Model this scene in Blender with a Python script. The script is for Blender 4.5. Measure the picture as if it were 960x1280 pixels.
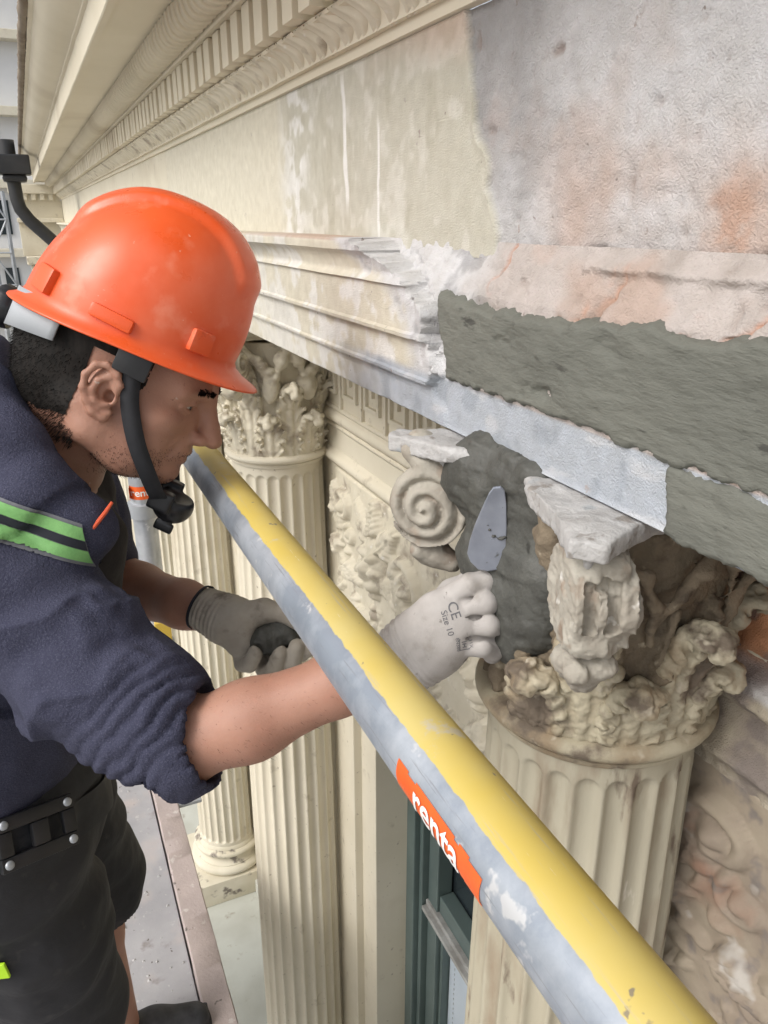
import bpy, bmesh, math, random
import numpy as np
from mathutils import Vector, Matrix
from mathutils.bvhtree import BVHTree

for o in list(bpy.data.objects):
    bpy.data.objects.remove(o)
S = bpy.context.scene
COL = S.collection
R = math.radians
random.seed(4)
rng = np.random.default_rng(7)

# ------------------------------------------------------------------ camera
# metres; deck surface is z = 0, the facade runs along +Y, +X points into the wall
ZC = 1.60
PITCH, YAW = R(20.8), R(24.0)
cam_d = bpy.data.cameras.new('camera')
cam = bpy.data.objects.new('camera', cam_d)
COL.objects.link(cam)
cam.location = (0, 0, ZC)
cam.rotation_euler = (R(90) - PITCH, 0, -YAW)
cam_d.sensor_fit = 'HORIZONTAL'
cam_d.sensor_width = 36
cam_d.lens = 36
cam_d.clip_start = 0.02
cam_d.clip_end = 3000
S.camera = cam
S.render.resolution_x, S.render.resolution_y = 768, 1024

# ------------------------------------------------------------------ light
SUN_DIR = Vector((-0.80, -0.20, 0.78)).normalized()     # towards the sun
w = bpy.data.worlds.new('World')
S.world = w
w.use_nodes = True
nt = w.node_tree
nt.nodes.clear()
sky = nt.nodes.new('ShaderNodeTexSky')
sky.sky_type = 'NISHITA'
sky.sun_disc = False
sky.sun_elevation = math.asin(SUN_DIR.z)
sky.sun_rotation = math.atan2(SUN_DIR.x, SUN_DIR.y)
sky.dust_density = 4.0
sky.air_density = 1.0
hs = nt.nodes.new('ShaderNodeHueSaturation')
hs.inputs['Saturation'].default_value = 0.34
bg = nt.nodes.new('ShaderNodeBackground')
bg.inputs[1].default_value = 0.15
wo = nt.nodes.new('ShaderNodeOutputWorld')
nt.links.new(sky.outputs[0], hs.inputs['Color'])
nt.links.new(hs.outputs[0], bg.inputs[0])
nt.links.new(bg.outputs[0], wo.inputs[0])
sd = bpy.data.lights.new('sun', 'SUN')
sd.energy = 1.0
sd.angle = R(24)
sd.color = (1.0, 0.98, 0.95)
so = bpy.data.objects.new('sun', sd)
so.rotation_euler = (-SUN_DIR).to_track_quat('-Z', 'Y').to_euler()
so.location = (-5, 2, 8)
COL.objects.link(so)
S.view_settings.view_transform = 'Standard'
S.view_settings.look = 'None'
S.view_settings.gamma = 1
S.view_settings.use_curve_mapping = False
S.view_settings.exposure = 0.45

# ------------------------------------------------------------------ helpers
_h = np.array([math.sin(YAW), math.cos(YAW), 0])
C_R = np.array([math.cos(YAW), -math.sin(YAW), 0])
C_D = math.cos(PITCH) * _h - math.sin(PITCH) * np.array([0, 0, 1.0])
C_U = math.sin(PITCH) * _h + math.cos(PITCH) * np.array([0, 0, 1.0])

def P(px, py, t):
    """survey point: bearing read off the photograph plus its measured distance t"""
    return np.array([0, 0, ZC]) + t * (C_D + C_R * (px - 480) / 960 - C_U * (py - 640) / 960)

def lerp(a, b, t): return a + (b - a) * t
def sstep(a, b, x):
    t = np.clip((x - a) / (b - a), 0, 1)
    return t * t * (3 - 2 * t)

def _hash(ix, iy, iz, seed):
    n = (ix.astype(np.int64) * 374761393 + iy.astype(np.int64) * 668265263 + iz.astype(np.int64) * 2147483647 + seed * 1274126177) & 0xffffffff
    n = ((n ^ (n >> 13)) * 1274126177) & 0xffffffff
    n = ((n ^ (n >> 16)) * 2246822519) & 0xffffffff
    return ((n ^ (n >> 15)) & 0xffff) / 65535.0

def vnoise(p, s=1.0, seed=0):
    q = np.asarray(p) * s
    i = np.floor(q)
    f = q - i
    f = f * f * (3 - 2 * f)
    ix, iy, iz = i[..., 0], i[..., 1], i[..., 2]
    r = 0
    for dx in (0, 1):
        wx = f[..., 0] if dx else 1 - f[..., 0]
        for dy in (0, 1):
            wy = f[..., 1] if dy else 1 - f[..., 1]
            for dz in (0, 1):
                wz = f[..., 2] if dz else 1 - f[..., 2]
                r = r + wx * wy * wz * _hash(ix + dx, iy + dy, iz + dz, seed)
    return r * 2 - 1

def fbm(p, s=1.0, octv=4, seed=0, gain=0.5):
    a, r, n = 1.0, 0, 0
    for k in range(octv):
        r = r + a * vnoise(p, s * 2 ** k, seed + k * 17)
        n += a
        a *= gain
    return r / n

def mk_mesh(name, V, F, smooth=True):
    V = np.asarray(V, dtype=np.float32)
    me = bpy.data.meshes.new(name)
    if isinstance(F, np.ndarray):
        n = F.shape[1]
        me.vertices.add(len(V))
        me.vertices.foreach_set('co', V.ravel())
        me.loops.add(F.size)
        me.loops.foreach_set('vertex_index', F.astype(np.int32).ravel())
        me.polygons.add(len(F))
        me.polygons.foreach_set('loop_start', np.arange(0, F.size, n, dtype=np.int32))
        me.update(calc_edges=True)
    else:
        me.from_pydata([tuple(map(float, v)) for v in V], [], F)
    me.validate()
    if smooth:
        me.polygons.foreach_set('use_smooth', np.ones(len(me.polygons), dtype=bool))
    me.update()
    return me

def set_col(me, C, name='Col'):
    a = me.color_attributes.new(name, 'FLOAT_COLOR', 'POINT')
    c = np.ones((len(me.vertices), 4), dtype=np.float32)
    c[:, :3] = C
    a.data.foreach_set('color', c.ravel())

def wloc(o):
    p = np.zeros(3)
    while o is not None:
        p += np.array(o.location)
        o = o.parent
    return p

def link(name, me, mat, parent=None):
    o = bpy.data.objects.new(name, me)
    COL.objects.link(o)
    if mat is not None and len(me.materials) == 0:
        me.materials.append(mat)
    if parent is not None:
        o.parent = parent
    return o

def part(name, V, F, mat, parent=None, smooth=True, col=None, sharp=None):
    V = np.asarray(V, dtype=float)
    if parent is not None:
        V = V - wloc(parent)
    me = mk_mesh(name, V, F, smooth)
    if col is not None:
        set_col(me, col)
    if sharp is not None:
        me.set_sharp_from_angle(angle=R(sharp))
    return link(name, me, mat, parent)

def thing(name, label, cat, loc=(0, 0, 0), group=None):
    o = bpy.data.objects.new(name, None)
    o.empty_display_size = 0.1
    COL.objects.link(o)
    o.location = loc
    return tag(o, label, cat, group)

def tag(o, label, cat, group=None):
    o['label'] = label
    o['category'] = cat
    if group: o['group'] = group
    return o

def stru(o):
    o['kind'] = 'structure'
    return o

def copy_tree(o, parent=None):
    c = o.copy()
    COL.objects.link(c)
    if parent is not None:
        c.parent = parent
    for ch in o.children:
        copy_tree(ch, c)
    return c

class MB:
    """collects simple solids into one mesh"""
    def __init__(s): s.V, s.F = [], []
    def add(s, V, F):
        n = len(s.V)
        s.V += [tuple(map(float, v)) for v in V]
        s.F += [tuple(i + n for i in f) for f in F]
        return s
    def box(s, lo, hi, bev=0.0, M=None):
        bm = bmesh.new()
        bmesh.ops.create_cube(bm, size=1)
        lo, hi = np.array(lo, float), np.array(hi, float)
        for v in bm.verts:
            v.co = Vector((lo + hi) / 2 + np.array(v.co) * (hi - lo))
        if bev > 0:
            bmesh.ops.bevel(bm, geom=bm.edges[:], offset=bev, segments=2, affect='EDGES', profile=0.6)
        if M is not None: bm.transform(M)
        bm.verts.index_update()
        s.add([v.co for v in bm.verts], [[v.index for v in f.verts] for f in bm.faces])
        bm.free()
        return s
    def tube(s, pts, rad, n=12, cap=True):
        pts = [np.array(p, float) for p in pts]
        m = len(pts)
        rad = [rad] * m if np.isscalar(rad) else rad
        V, F = [], []
        ref = None
        for i in range(m):
            d = pts[min(i + 1, m - 1)] - pts[max(i - 1, 0)]
            d /= np.linalg.norm(d) + 1e-12
            if ref is None:
                ref = np.array([0, 0, 1.0]) if abs(d[2]) < 0.9 else np.array([1.0, 0, 0])
            a = np.cross(d, ref); a /= np.linalg.norm(a)
            b = np.cross(a, d)
            ref = b
            for k in range(n):
                an = 2 * math.pi * k / n
                V.append(pts[i] + rad[i] * (math.cos(an) * a + math.sin(an) * b))
        for i in range(m - 1):
            for k in range(n):
                k2 = (k + 1) % n
                F.append((i * n + k2, i * n + k, (i + 1) * n + k, (i + 1) * n + k2))
        if cap:
            F.append(tuple(range(n)))
            F.append(tuple(reversed(range((m - 1) * n, m * n))))
        return s.add(V, F)
    def lathe(s, prof, c=(0, 0, 0), n=48):
        c = np.array(c, float)
        V, F = [], []
        for r, z in prof:
            for k in range(n):
                a = 2 * math.pi * k / n
                V.append(c + np.array([r * math.cos(a), r * math.sin(a), z]))
        for i in range(len(prof) - 1):
            for k in range(n):
                k2 = (k + 1) % n
                F.append((i * n + k, i * n + k2, (i + 1) * n + k2, (i + 1) * n + k))
        F.append(tuple(range(n)))
        F.append(tuple(range((len(prof) - 1) * n, len(prof) * n)))
        return s.add(V, F)
    def build(s, name, mat, parent=None, smooth=False, sharp=35):
        return part(name, s.V, s.F, mat, parent, True, sharp=sharp) if smooth else part(name, s.V, s.F, mat, parent, False)

def grid_faces(nu, nv):
    i, j = np.meshgrid(np.arange(nu - 1), np.arange(nv - 1), indexing='ij')
    a = i * nv + j
    return np.stack([a, a + nv, a + nv + 1, a + 1], -1).reshape(-1, 4)

# ---- signed distance fields turned into one continuous surface
class Field:
    def __init__(s, lo, hi, h):
        s.lo = np.array(lo, float); s.h = h
        s.n = np.ceil((np.array(hi) - s.lo) / h).astype(int) + 1
        s.d = np.full(s.n, 0.2, dtype=np.float32)
        s.ax = [(s.lo[i] + h * np.arange(s.n[i])).astype(np.float32) for i in range(3)]
    def _sl(s, lo, hi):
        a = np.clip(np.floor((np.array(lo) - s.lo) / s.h).astype(int), 0, s.n)
        b = np.clip(np.ceil((np.array(hi) - s.lo) / s.h).astype(int) + 1, 0, s.n)
        sl = tuple(slice(x, y) for x, y in zip(a, b))
        g = [s.ax[0][sl[0]][:, None, None], s.ax[1][sl[1]][None, :, None], s.ax[2][sl[2]][None, None, :]]
        return sl, g
    def op(s, sl, dn, k, mode):
        a = s.d[sl]
        if a.size == 0: return
        if mode == '-':
            dn, a2 = -dn, a
            h = np.clip(0.5 - 0.5 * (a2 - dn) / k, 0, 1)
            s.d[sl] = a2 + (dn - a2) * h + k * h * (1 - h)
        else:
            h = np.clip(0.5 + 0.5 * (a - dn) / k, 0, 1)
            s.d[sl] = a + (dn - a) * h - k * h * (1 - h)
    def ell(s, c, r, k=0.004, rot=None, mode='+'):
        c = np.array(c, float); r = np.array(r, float) if not np.isscalar(r) else np.array([r] * 3, float)
        m = r.max() + 2 * k + 2 * s.h
        sl, g = s._sl(c - m, c + m)
        q = [g[i] - c[i] for i in range(3)]
        if rot is not None:
            rt = np.array(rot)
            q = [q[0] * rt[0, i] + q[1] * rt[1, i] + q[2] * rt[2, i] for i in range(3)]
        k0 = np.sqrt((q[0] / r[0]) ** 2 + (q[1] / r[1]) ** 2 + (q[2] / r[2]) ** 2)
        k1 = np.sqrt((q[0] / r[0] ** 2) ** 2 + (q[1] / r[1] ** 2) ** 2 + (q[2] / r[2] ** 2) ** 2) + 1e-9
        s.op(sl, (k0 * (k0 - 1) / k1).astype(np.float32), k, mode)
        return s
    def cone(s, a, b, ra, rb, k=0.004, mode='+'):
        a = np.array(a, float); b = np.array(b, float)
        m = max(ra, rb) + 2 * k + 2 * s.h
        sl, g = s._sl(np.minimum(a, b) - m, np.maximum(a, b) + m)
        ba = b - a
        L = ba @ ba + 1e-12
        q = [g[i] - a[i] for i in range(3)]
        t = np.clip((q[0] * ba[0] + q[1] * ba[1] + q[2] * ba[2]) / L, 0, 1)
        d = np.sqrt((q[0] - t * ba[0]) ** 2 + (q[1] - t * ba[1]) ** 2 + (q[2] - t * ba[2]) ** 2) - (ra + (rb - ra) * t)
        s.op(sl, d.astype(np.float32), k, mode)
        return s
    def chain(s, pts, rad, k=0.004, mode='+'):
        rad = [rad] * len(pts) if np.isscalar(rad) else rad
        for i in range(len(pts) - 1):
            s.cone(pts[i], pts[i + 1], rad[i], rad[i + 1], k, mode)
        return s
    def box(s, c, half, rot=None, rnd=0.002, k=0.003, mode='+'):
        c = np.array(c, float); half = np.array(half, float)
        m = np.linalg.norm(half) + 2 * k + 2 * s.h
        sl, g = s._sl(c - m, c + m)
        q = [g[i] - c[i] for i in range(3)]
        if rot is not None:
            rt = np.array(rot)
            q = [q[0] * rt[0, i] + q[1] * rt[1, i] + q[2] * rt[2, i] for i in range(3)]
        q = [np.abs(q[i]) - half[i] + rnd for i in range(3)]
        d = np.sqrt(np.maximum(q[0], 0) ** 2 + np.maximum(q[1], 0) ** 2 + np.maximum(q[2], 0) ** 2) + np.minimum(np.maximum(np.maximum(q[0], q[1]), q[2]), 0) - rnd
        s.op(sl, d.astype(np.float32), k, mode)
        return s
    def func(s, f, lo, hi, k=0.003, mode='+'):
        sl, g = s._sl(lo, hi)
        d = f(*g)
        s.op(sl, np.broadcast_to(d, s.d[sl].shape).astype(np.float32), k, mode)
        return s
    def mesh(s, smooth=1):
        d = np.pad(s.d, 1, constant_values=0.2)
        lo = s.lo - s.h
        ins = d < 0
        nx, ny, nz = d.shape
        cs = np.zeros((nx - 1, ny - 1, nz - 1), dtype=np.uint8)
        for dx in (0, 1):
            for dy in (0, 1):
                for dz in (0, 1):
                    cs += ins[dx:nx - 1 + dx, dy:ny - 1 + dy, dz:nz - 1 + dz]
        act = (cs > 0) & (cs < 8)
        idx = np.argwhere(act)
        if len(idx) == 0: raise RuntimeError('empty field')
        vid = np.full(act.shape, -1, dtype=np.int64)
        vid[act] = np.arange(len(idx))
        acc = np.zeros((len(idx), 3)); cnt = np.zeros(len(idx))
        corners = [(a, b, c) for a in (0, 1) for b in (0, 1) for c in (0, 1)]
        val = {c: d[idx[:, 0] + c[0], idx[:, 1] + c[1], idx[:, 2] + c[2]] for c in corners}
        for c in corners:
            for a in range(3):
                if c[a] == 0:
                    c2 = tuple(1 if i == a else c[i] for i in range(3))
                    v0, v1 = val[c], val[c2]
                    m = (v0 < 0) != (v1 < 0)
                    t = np.where(m, v0 / np.where(m, v0 - v1, 1), 0)
                    pos = np.tile(np.array(c, float), (len(idx), 1))
                    pos[:, a] = t
                    acc[m] += pos[m]; cnt[m] += 1
        V = lo + s.h * (idx + acc / cnt[:, None])
        Fs = []
        for a in range(3):
            b, c = (a + 1) % 3, (a + 2) % 3
            s0 = [slice(None)] * 3; s1 = [slice(None)] * 3
            s0[a] = slice(0, -1); s1[a] = slice(1, None)
            i0, i1 = ins[tuple(s0)], ins[tuple(s1)]
            for flip, mm in ((False, i0 & ~i1), (True, ~i0 & i1)):
                e = np.argwhere(mm)
                ok = (e[:, b] > 0) & (e[:, c] > 0)
                e = e[ok]
                qs = []
                for (ob, oc) in ((-1, -1), (0, -1), (0, 0), (-1, 0)):
                    q = e.copy(); q[:, b] += ob; q[:, c] += oc
                    qs.append(vid[q[:, 0], q[:, 1], q[:, 2]])
                q = np.stack(qs, -1)
                Fs.append(q[:, ::-1] if flip else q)
        F = np.concatenate(Fs)
        F = F[(F >= 0).all(1)]
        V = relax(V, F, smooth)
        return V, F

def relax(V, F, it):
    e = np.concatenate([F[:, [0, 1]], F[:, [1, 2]], F[:, [2, 3]], F[:, [3, 0]]])
    for k in range(it * 2):
        acc = np.zeros_like(V); cnt = np.zeros(len(V))
        for i in range(3):
            acc[:, i] = np.bincount(e[:, 0], V[e[:, 1], i], len(V)) + np.bincount(e[:, 1], V[e[:, 0], i], len(V))
        cnt = np.bincount(e[:, 0], minlength=len(V)) + np.bincount(e[:, 1], minlength=len(V))
        f = 0.5 if k % 2 == 0 else -0.52
        V = V + f * (acc / np.maximum(cnt, 1)[:, None] - V)
    return V

def normals(V, F):
    n = np.cross(V[F[:, 2]] - V[F[:, 0]], V[F[:, 3 if F.shape[1] == 4 else 1]] - V[F[:, 1 if F.shape[1] == 4 else 0]])
    if F.shape[1] == 3: n = -n
    N = np.zeros_like(V)
    for c in range(F.shape[1]):
        for i in range(3):
            N[:, i] += np.bincount(F[:, c], n[:, i], len(V))
    return N / (np.linalg.norm(N, axis=1)[:, None] + 1e-12)

def slab(V, F, n, p0, t0, t1, keep=None, off=0.002, extra=()):
    """strip of a surface between two planes, lifted off it (webbing, stripes)"""
    N = normals(V, F)
    m = np.ones(len(F), bool) if keep is None else keep(V[F].mean(1))
    d = (V - p0) @ n
    dm = d[F]
    m &= (dm.max(1) > t0) & (dm.min(1) < t1)
    F2 = F[m]
    u, inv = np.unique(F2, return_inverse=True)
    V2 = V[u]
    bm = bmesh.new()
    vs = [bm.verts.new(v) for v in V2 + N[u] * off]
    for f in inv.reshape(F2.shape):
        try: bm.faces.new([vs[i] for i in f])
        except ValueError: pass
    for (pp, nn) in ((p0 + n * t0, -n), (p0 + n * t1, n)) + tuple(extra):
        g = bm.verts[:] + bm.edges[:] + bm.faces[:]
        bmesh.ops.bisect_plane(bm, geom=g, plane_co=Vector(pp), plane_no=Vector(nn), clear_outer=True)
    bm.verts.index_update()
    V3 = [v.co[:] for v in bm.verts]; F3 = [[v.index for v in f.verts] for f in bm.faces]
    bm.free()
    return V3, F3

def text_shape(txt, size, extra_cuts=5, bold=0.0):
    cu = bpy.data.curves.new('txt', 'FONT')
    cu.body = txt; cu.size = size; cu.align_x = 'CENTER'; cu.align_y = 'CENTER'
    cu.offset = bold; cu.resolution_u = 4
    ob = bpy.data.objects.new('txt', cu)
    COL.objects.link(ob)
    bpy.context.view_layer.update()
    dg = bpy.context.evaluated_depsgraph_get()
    me = bpy.data.meshes.new_from_object(ob.evaluated_get(dg))
    bm = bmesh.new(); bm.from_mesh(me)
    for k in range(extra_cuts):
        y = size * (-0.45 + 0.9 * k / max(extra_cuts - 1, 1))
        bmesh.ops.bisect_plane(bm, geom=bm.verts[:] + bm.edges[:] + bm.faces[:], plane_co=(0, y, 0), plane_no=(0, 1, 0))
    bm.verts.index_update()
    V = [np.array(v.co) for v in bm.verts]; F = [[v.index for v in f.verts] for f in bm.faces]
    bm.free()
    bpy.data.objects.remove(ob); bpy.data.curves.remove(cu); bpy.data.meshes.remove(me)
    return V, F

def decal(V, F, c, ux, uy, bvh, off):
    """wrap flat print onto a surface"""
    ux = np.array(ux) / np.linalg.norm(ux)
    uy = uy - ux * (uy @ ux); uy /= np.linalg.norm(uy)
    nz = np.cross(ux, uy)
    out = []
    for v in V:
        p = c + ux * v[0] + uy * v[1]
        hit = bvh.ray_cast(Vector(p + nz * 0.06), Vector(-nz), 0.2)
        hn = np.array(hit[1]) if hit[0] is not None else nz
        if hn @ nz < 0: hn = -hn
        out.append(np.array(hit[0]) + hn * off if hit[0] is not None else p)
    return out, F

# ------------------------------------------------------------------ materials
def nmat(name):
    m = bpy.data.materials.new(name)
    m.use_nodes = True
    t = m.node_tree
    b = t.nodes['Principled BSDF']
    return m, t, b

def rgb(c):
    return tuple(c) + (1,) if len(c) == 3 else c

def noise(t, vec, scale, det=4, rough=0.55, dist=0):
    n = t.nodes.new('ShaderNodeTexNoise')
    n.inputs['Scale'].default_value = scale
    n.inputs['Detail'].default_value = det
    n.inputs['Roughness'].default_value = rough
    n.inputs['Distortion'].default_value = dist
    t.links.new(vec, n.inputs['Vector'])
    return n.outputs['Fac']

def ramp(t, fac, a, b, ca=(0, 0, 0), cb=(1, 1, 1)):
    n = t.nodes.new('ShaderNodeValToRGB')
    n.color_ramp.elements[0].position = a; n.color_ramp.elements[0].color = rgb(ca)
    n.color_ramp.elements[1].position = b; n.color_ramp.elements[1].color = rgb(cb)
    t.links.new(fac, n.inputs[0])
    return n.outputs[0]

def mix(t, fac, a, b, mode='MIX'):
    n = t.nodes.new('ShaderNodeMix')
    n.data_type = 'RGBA'; n.blend_type = mode
    for sock, v in ((n.inputs[0], fac), (n.inputs[6], a), (n.inputs[7], b)):
        if isinstance(v, bpy.types.NodeSocket): t.links.new(v, sock)
        elif np.isscalar(v): sock.default_value = v
        else: sock.default_value = rgb(v)
    return n.outputs[2]

def coords(t, world=True, scl=(1, 1, 1)):
    if world:
        v = t.nodes.new('ShaderNodeNewGeometry').outputs['Position']
    else:
        v = t.nodes.new('ShaderNodeTexCoord').outputs['Object']
    if scl != (1, 1, 1):
        mp = t.nodes.new('ShaderNodeMapping')
        mp.inputs['Scale'].default_value = scl
        t.links.new(v, mp.inputs[0])
        v = mp.outputs[0]
    return v

def bump(t, b, h, strength=0.3, dist=0.002, prev=None):
    n = t.nodes.new('ShaderNodeBump')
    n.inputs['Strength'].default_value = strength
    n.inputs['Distance'].default_value = dist
    t.links.new(h, n.inputs['Height'])
    if prev is not None: t.links.new(prev, n.inputs['Normal'])
    t.links.new(n.outputs[0], b.inputs['Normal'])
    return n.outputs[0]

def M(name, c, c2=None, scale=8, rough=0.7, metal=0.0, bscale=120, bstr=0.25, bdist=0.001, attr=False,
      spots=None, world=True, scl=(1, 1, 1), spec=0.5, lo=0.35, hi=0.65, det=5, rvar=0.0, coat=0, sss=0, fine=None):
    m, t, b = nmat(name)
    v = coords(t, world, scl)
    if attr:
        a = t.nodes.new('ShaderNodeVertexColor'); a.layer_name = 'Col'
        base = a.outputs[0]
        if c2 is not None:
            base = mix(t, ramp(t, noise(t, v, scale, det), lo, hi), mix(t, 1.0, base, c, 'MULTIPLY'), mix(t, 1.0, base, c2, 'MULTIPLY'))
    else:
        base = c
        if c2 is not None:
            base = mix(t, ramp(t, noise(t, v, scale, det), lo, hi), c, c2)
    for sp in (spots or []):
        sc, a0, a1, colr = sp[:4]
        base = mix(t, ramp(t, noise(t, v, sc, sp[4] if len(sp) > 4 else 3), a0, a1), base, colr)
    if isinstance(base, bpy.types.NodeSocket): t.links.new(base, b.inputs['Base Color'])
    else: b.inputs['Base Color'].default_value = rgb(base)
    b.inputs['Roughness'].default_value = rough
    if rvar:
        rr = ramp(t, noise(t, v, scale * 3, 5), 0.3, 0.7, (rough - rvar,) * 3, (rough + rvar,) * 3)
        t.links.new(rr, b.inputs['Roughness'])
    b.inputs['Metallic'].default_value = metal
    b.inputs['Specular IOR Level'].default_value = spec
    if coat: b.inputs['Coat Weight'].default_value = coat; b.inputs['Coat Roughness'].default_value = 0.15
    if sss:
        b.inputs['Subsurface Weight'].default_value = sss
        b.inputs['Subsurface Radius'].default_value = (0.008, 0.003, 0.0015)
        b.inputs['Subsurface Scale'].default_value = 0.6
    if bstr:
        pv = None
        if fine: pv = bump(t, b, noise(t, v, fine[0], 3), fine[1], fine[2])
        bump(t, b, noise(t, v, bscale, 5, 0.6), bstr, bdist, pv)
    return m

MAT = {}
CREAM = (0.66, 0.61, 0.49)
MAT['cream'] = M('cream_paint', CREAM, (0.61, 0.56, 0.44), 5, 0.62, bscale=90, bstr=0.25, bdist=0.0012,
                 spots=[(3.0, 0.58, 0.75, (0.52, 0.46, 0.35), 8), (22, 0.62, 0.72, (0.50, 0.45, 0.35), 8), (70, 0.68, 0.72, (0.40, 0.35, 0.27), 4)])
MAT['cream_far'] = M('cream_paint_cornice', (0.68, 0.62, 0.49), (0.62, 0.56, 0.43), 3, 0.65, bscale=60, bstr=0.3, bdist=0.001,
                     spots=[(1.4, 0.60, 0.78, (0.46, 0.39, 0.28))])
MAT['carved'] = M('carved_cream_paint', CREAM, (0.58, 0.53, 0.41), 14, 0.66, bscale=140, bstr=0.4, bdist=0.0015,
                  spots=[(20, 0.56, 0.68, (0.36, 0.31, 0.24), 8), (60, 0.66, 0.74, (0.70, 0.67, 0.60))])
MAT['aged'] = M('aged_cream_stone', (0.48, 0.435, 0.325), (0.38, 0.34, 0.245), 9, 0.75, bscale=130, bstr=0.6, bdist=0.002,
                spots=[(11, 0.46, 0.62, (0.27, 0.205, 0.13), 8), (17, 0.53, 0.62, (0.14, 0.11, 0.08), 8), (40, 0.62, 0.70, (0.45, 0.40, 0.31))])
MAT['aged_shaft'] = M('aged_cream_shaft', (0.44, 0.405, 0.31), (0.36, 0.325, 0.24), 6, 0.72, bscale=80, bstr=0.4, bdist=0.0015,
                      scl=(1, 1, 0.25), spots=[(18, 0.50, 0.68, (0.27, 0.21, 0.145), 7), (34, 0.60, 0.68, (0.17, 0.13, 0.095), 6), (60, 0.70, 0.75, (0.60, 0.56, 0.47))])
MAT['rubble'] = M('broken_brown_stone', (0.24, 0.195, 0.135), (0.16, 0.125, 0.085), 18, 0.85, bscale=90, bstr=0.9, bdist=0.004,
                  spots=[(26, 0.56, 0.66, (0.085, 0.065, 0.045), 6), (40, 0.60, 0.68, (0.40, 0.35, 0.26), 6)])
MAT['volute_stone'] = M('weathered_volute', (0.40, 0.375, 0.32), (0.30, 0.27, 0.225), 26, 0.8, bscale=160, bstr=0.6, bdist=0.002,
                        spots=[(30, 0.56, 0.68, (0.27, 0.21, 0.16)), (50, 0.64, 0.72, (0.66, 0.64, 0.60))])
MAT['plaster'] = M('plaster_colour_map', (1, 1, 1), (0.90, 0.89, 0.87), 45, 0.85, attr=True, bscale=110, bstr=0.35, bdist=0.0025,
                   spots=[(85, 0.72, 0.76, (0.26, 0.22, 0.20), 3), (30, 0.70, 0.73, (0.34, 0.29, 0.26), 7)], fine=(560, 0.9, 0.0020))
MAT['relief_aged'] = M('aged_relief', (0.33, 0.28, 0.21), (0.25, 0.20, 0.155), 12, 0.8, bscale=90, bstr=0.5, bdist=0.002,
                       spots=[(9, 0.52, 0.66, (0.27, 0.165, 0.115)), (24, 0.58, 0.68, (0.19, 0.165, 0.145)), (17, 0.62, 0.70, (0.42, 0.39, 0.35))])
MAT['mortar'] = M('fresh_grey_mortar', (0.150, 0.153, 0.130), (0.118, 0.121, 0.103), 14, 0.8, bscale=90, bstr=0.9, bdist=0.004, scl=(1, 0.30, 1),
                  spots=[(60, 0.64, 0.69, (0.06, 0.06, 0.052), 5), (7, 0.55, 0.75, (0.185, 0.186, 0.163))], fine=(380, 0.45, 0.0012))
MAT['mortar_wet'] = M('wet_dark_mortar', (0.085, 0.086, 0.076), (0.058, 0.058, 0.051), 30, 0.6, bscale=110, bstr=0.7, bdist=0.003,
                      spots=[(50, 0.62, 0.70, (0.035, 0.035, 0.03))])
MAT['white_slab'] = M('white_chalky_stone', (0.47, 0.465, 0.46), (0.36, 0.35, 0.34), 40, 0.85, bscale=150, bstr=0.8, bdist=0.003,
                      spots=[(60, 0.60, 0.68, (0.25, 0.23, 0.21)), (26, 0.62, 0.70, (0.33, 0.35, 0.36))])
MAT['ledge'] = M('pale_ledge', (0.50, 0.51, 0.46), (0.42, 0.42, 0.37), 6, 0.7, bscale=40, spots=[(14, 0.64, 0.72, (0.33, 0.30, 0.25))])
MAT['base'] = M('dirty_base', CREAM, (0.55, 0.50, 0.38), 8, 0.7, bscale=80, spots=[(12, 0.56, 0.62, (0.20, 0.17, 0.14), 6)])
MAT['green'] = M('grey_green_paint', (0.115, 0.155, 0.145), (0.09, 0.125, 0.118), 9, 0.45, bscale=60, bstr=0.1)
MAT['alu'] = M('weathered_metal_strip', (0.42, 0.42, 0.40), (0.28, 0.27, 0.25), 25, 0.5, bscale=150, bstr=0.2)
MAT['blind'] = M('white_blind', (0.55, 0.62, 0.68), (0.50, 0.57, 0.64), 5, 0.6, bstr=0.05)
MAT['deck'] = M('dirty_deck_plywood', (0.41, 0.40, 0.405), (0.30, 0.295, 0.305), 5, 0.6, bscale=60, bstr=0.4, bdist=0.002, rvar=0.15,
                spots=[(8, 0.55, 0.72, (0.42, 0.37, 0.35), 8), (38, 0.64, 0.72, (0.52, 0.50, 0.48), 6), (15, 0.60, 0.72, (0.22, 0.195, 0.185), 8), (45, 0.68, 0.71, (0.10, 0.08, 0.07), 4)])
MAT['kerb'] = M('dusty_pink_board', (0.42, 0.35, 0.325), (0.34, 0.285, 0.265), 9, 0.75, bscale=120, bstr=0.6, bdist=0.003,
                spots=[(34, 0.62, 0.68, (0.50, 0.45, 0.42), 6), (26, 0.66, 0.70, (0.12, 0.10, 0.09))])
MAT['zinc'] = M('scratched_zinc', (0.56, 0.58, 0.60), (0.40, 0.42, 0.45), 18, 0.42, metal=0.6, bscale=60, bstr=0.15, rvar=0.12,
                spots=[(30, 0.64, 0.70, (0.70, 0.71, 0.72))])
MAT['orange_sticker'] = M('orange_sticker', (0.80, 0.13, 0.02), (0.72, 0.11, 0.02), 40, 0.4, bstr=0.05)
MAT['white_print'] = M('white_print', (0.78, 0.77, 0.74), None, rough=0.5, bstr=0)
MAT['grey_print'] = M('grey_print', (0.16, 0.16, 0.17), None, rough=0.8, bstr=0)
MAT['yellow_paint'] = M('yellow_paint', (0.66, 0.46, 0.07), (0.58, 0.40, 0.07), 12, 0.4, bstr=0.1)
MAT['black_metal'] = M('black_painted_metal', (0.02, 0.021, 0.023), (0.03, 0.03, 0.032), 12, 0.4, bscale=80, bstr=0.1)
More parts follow.
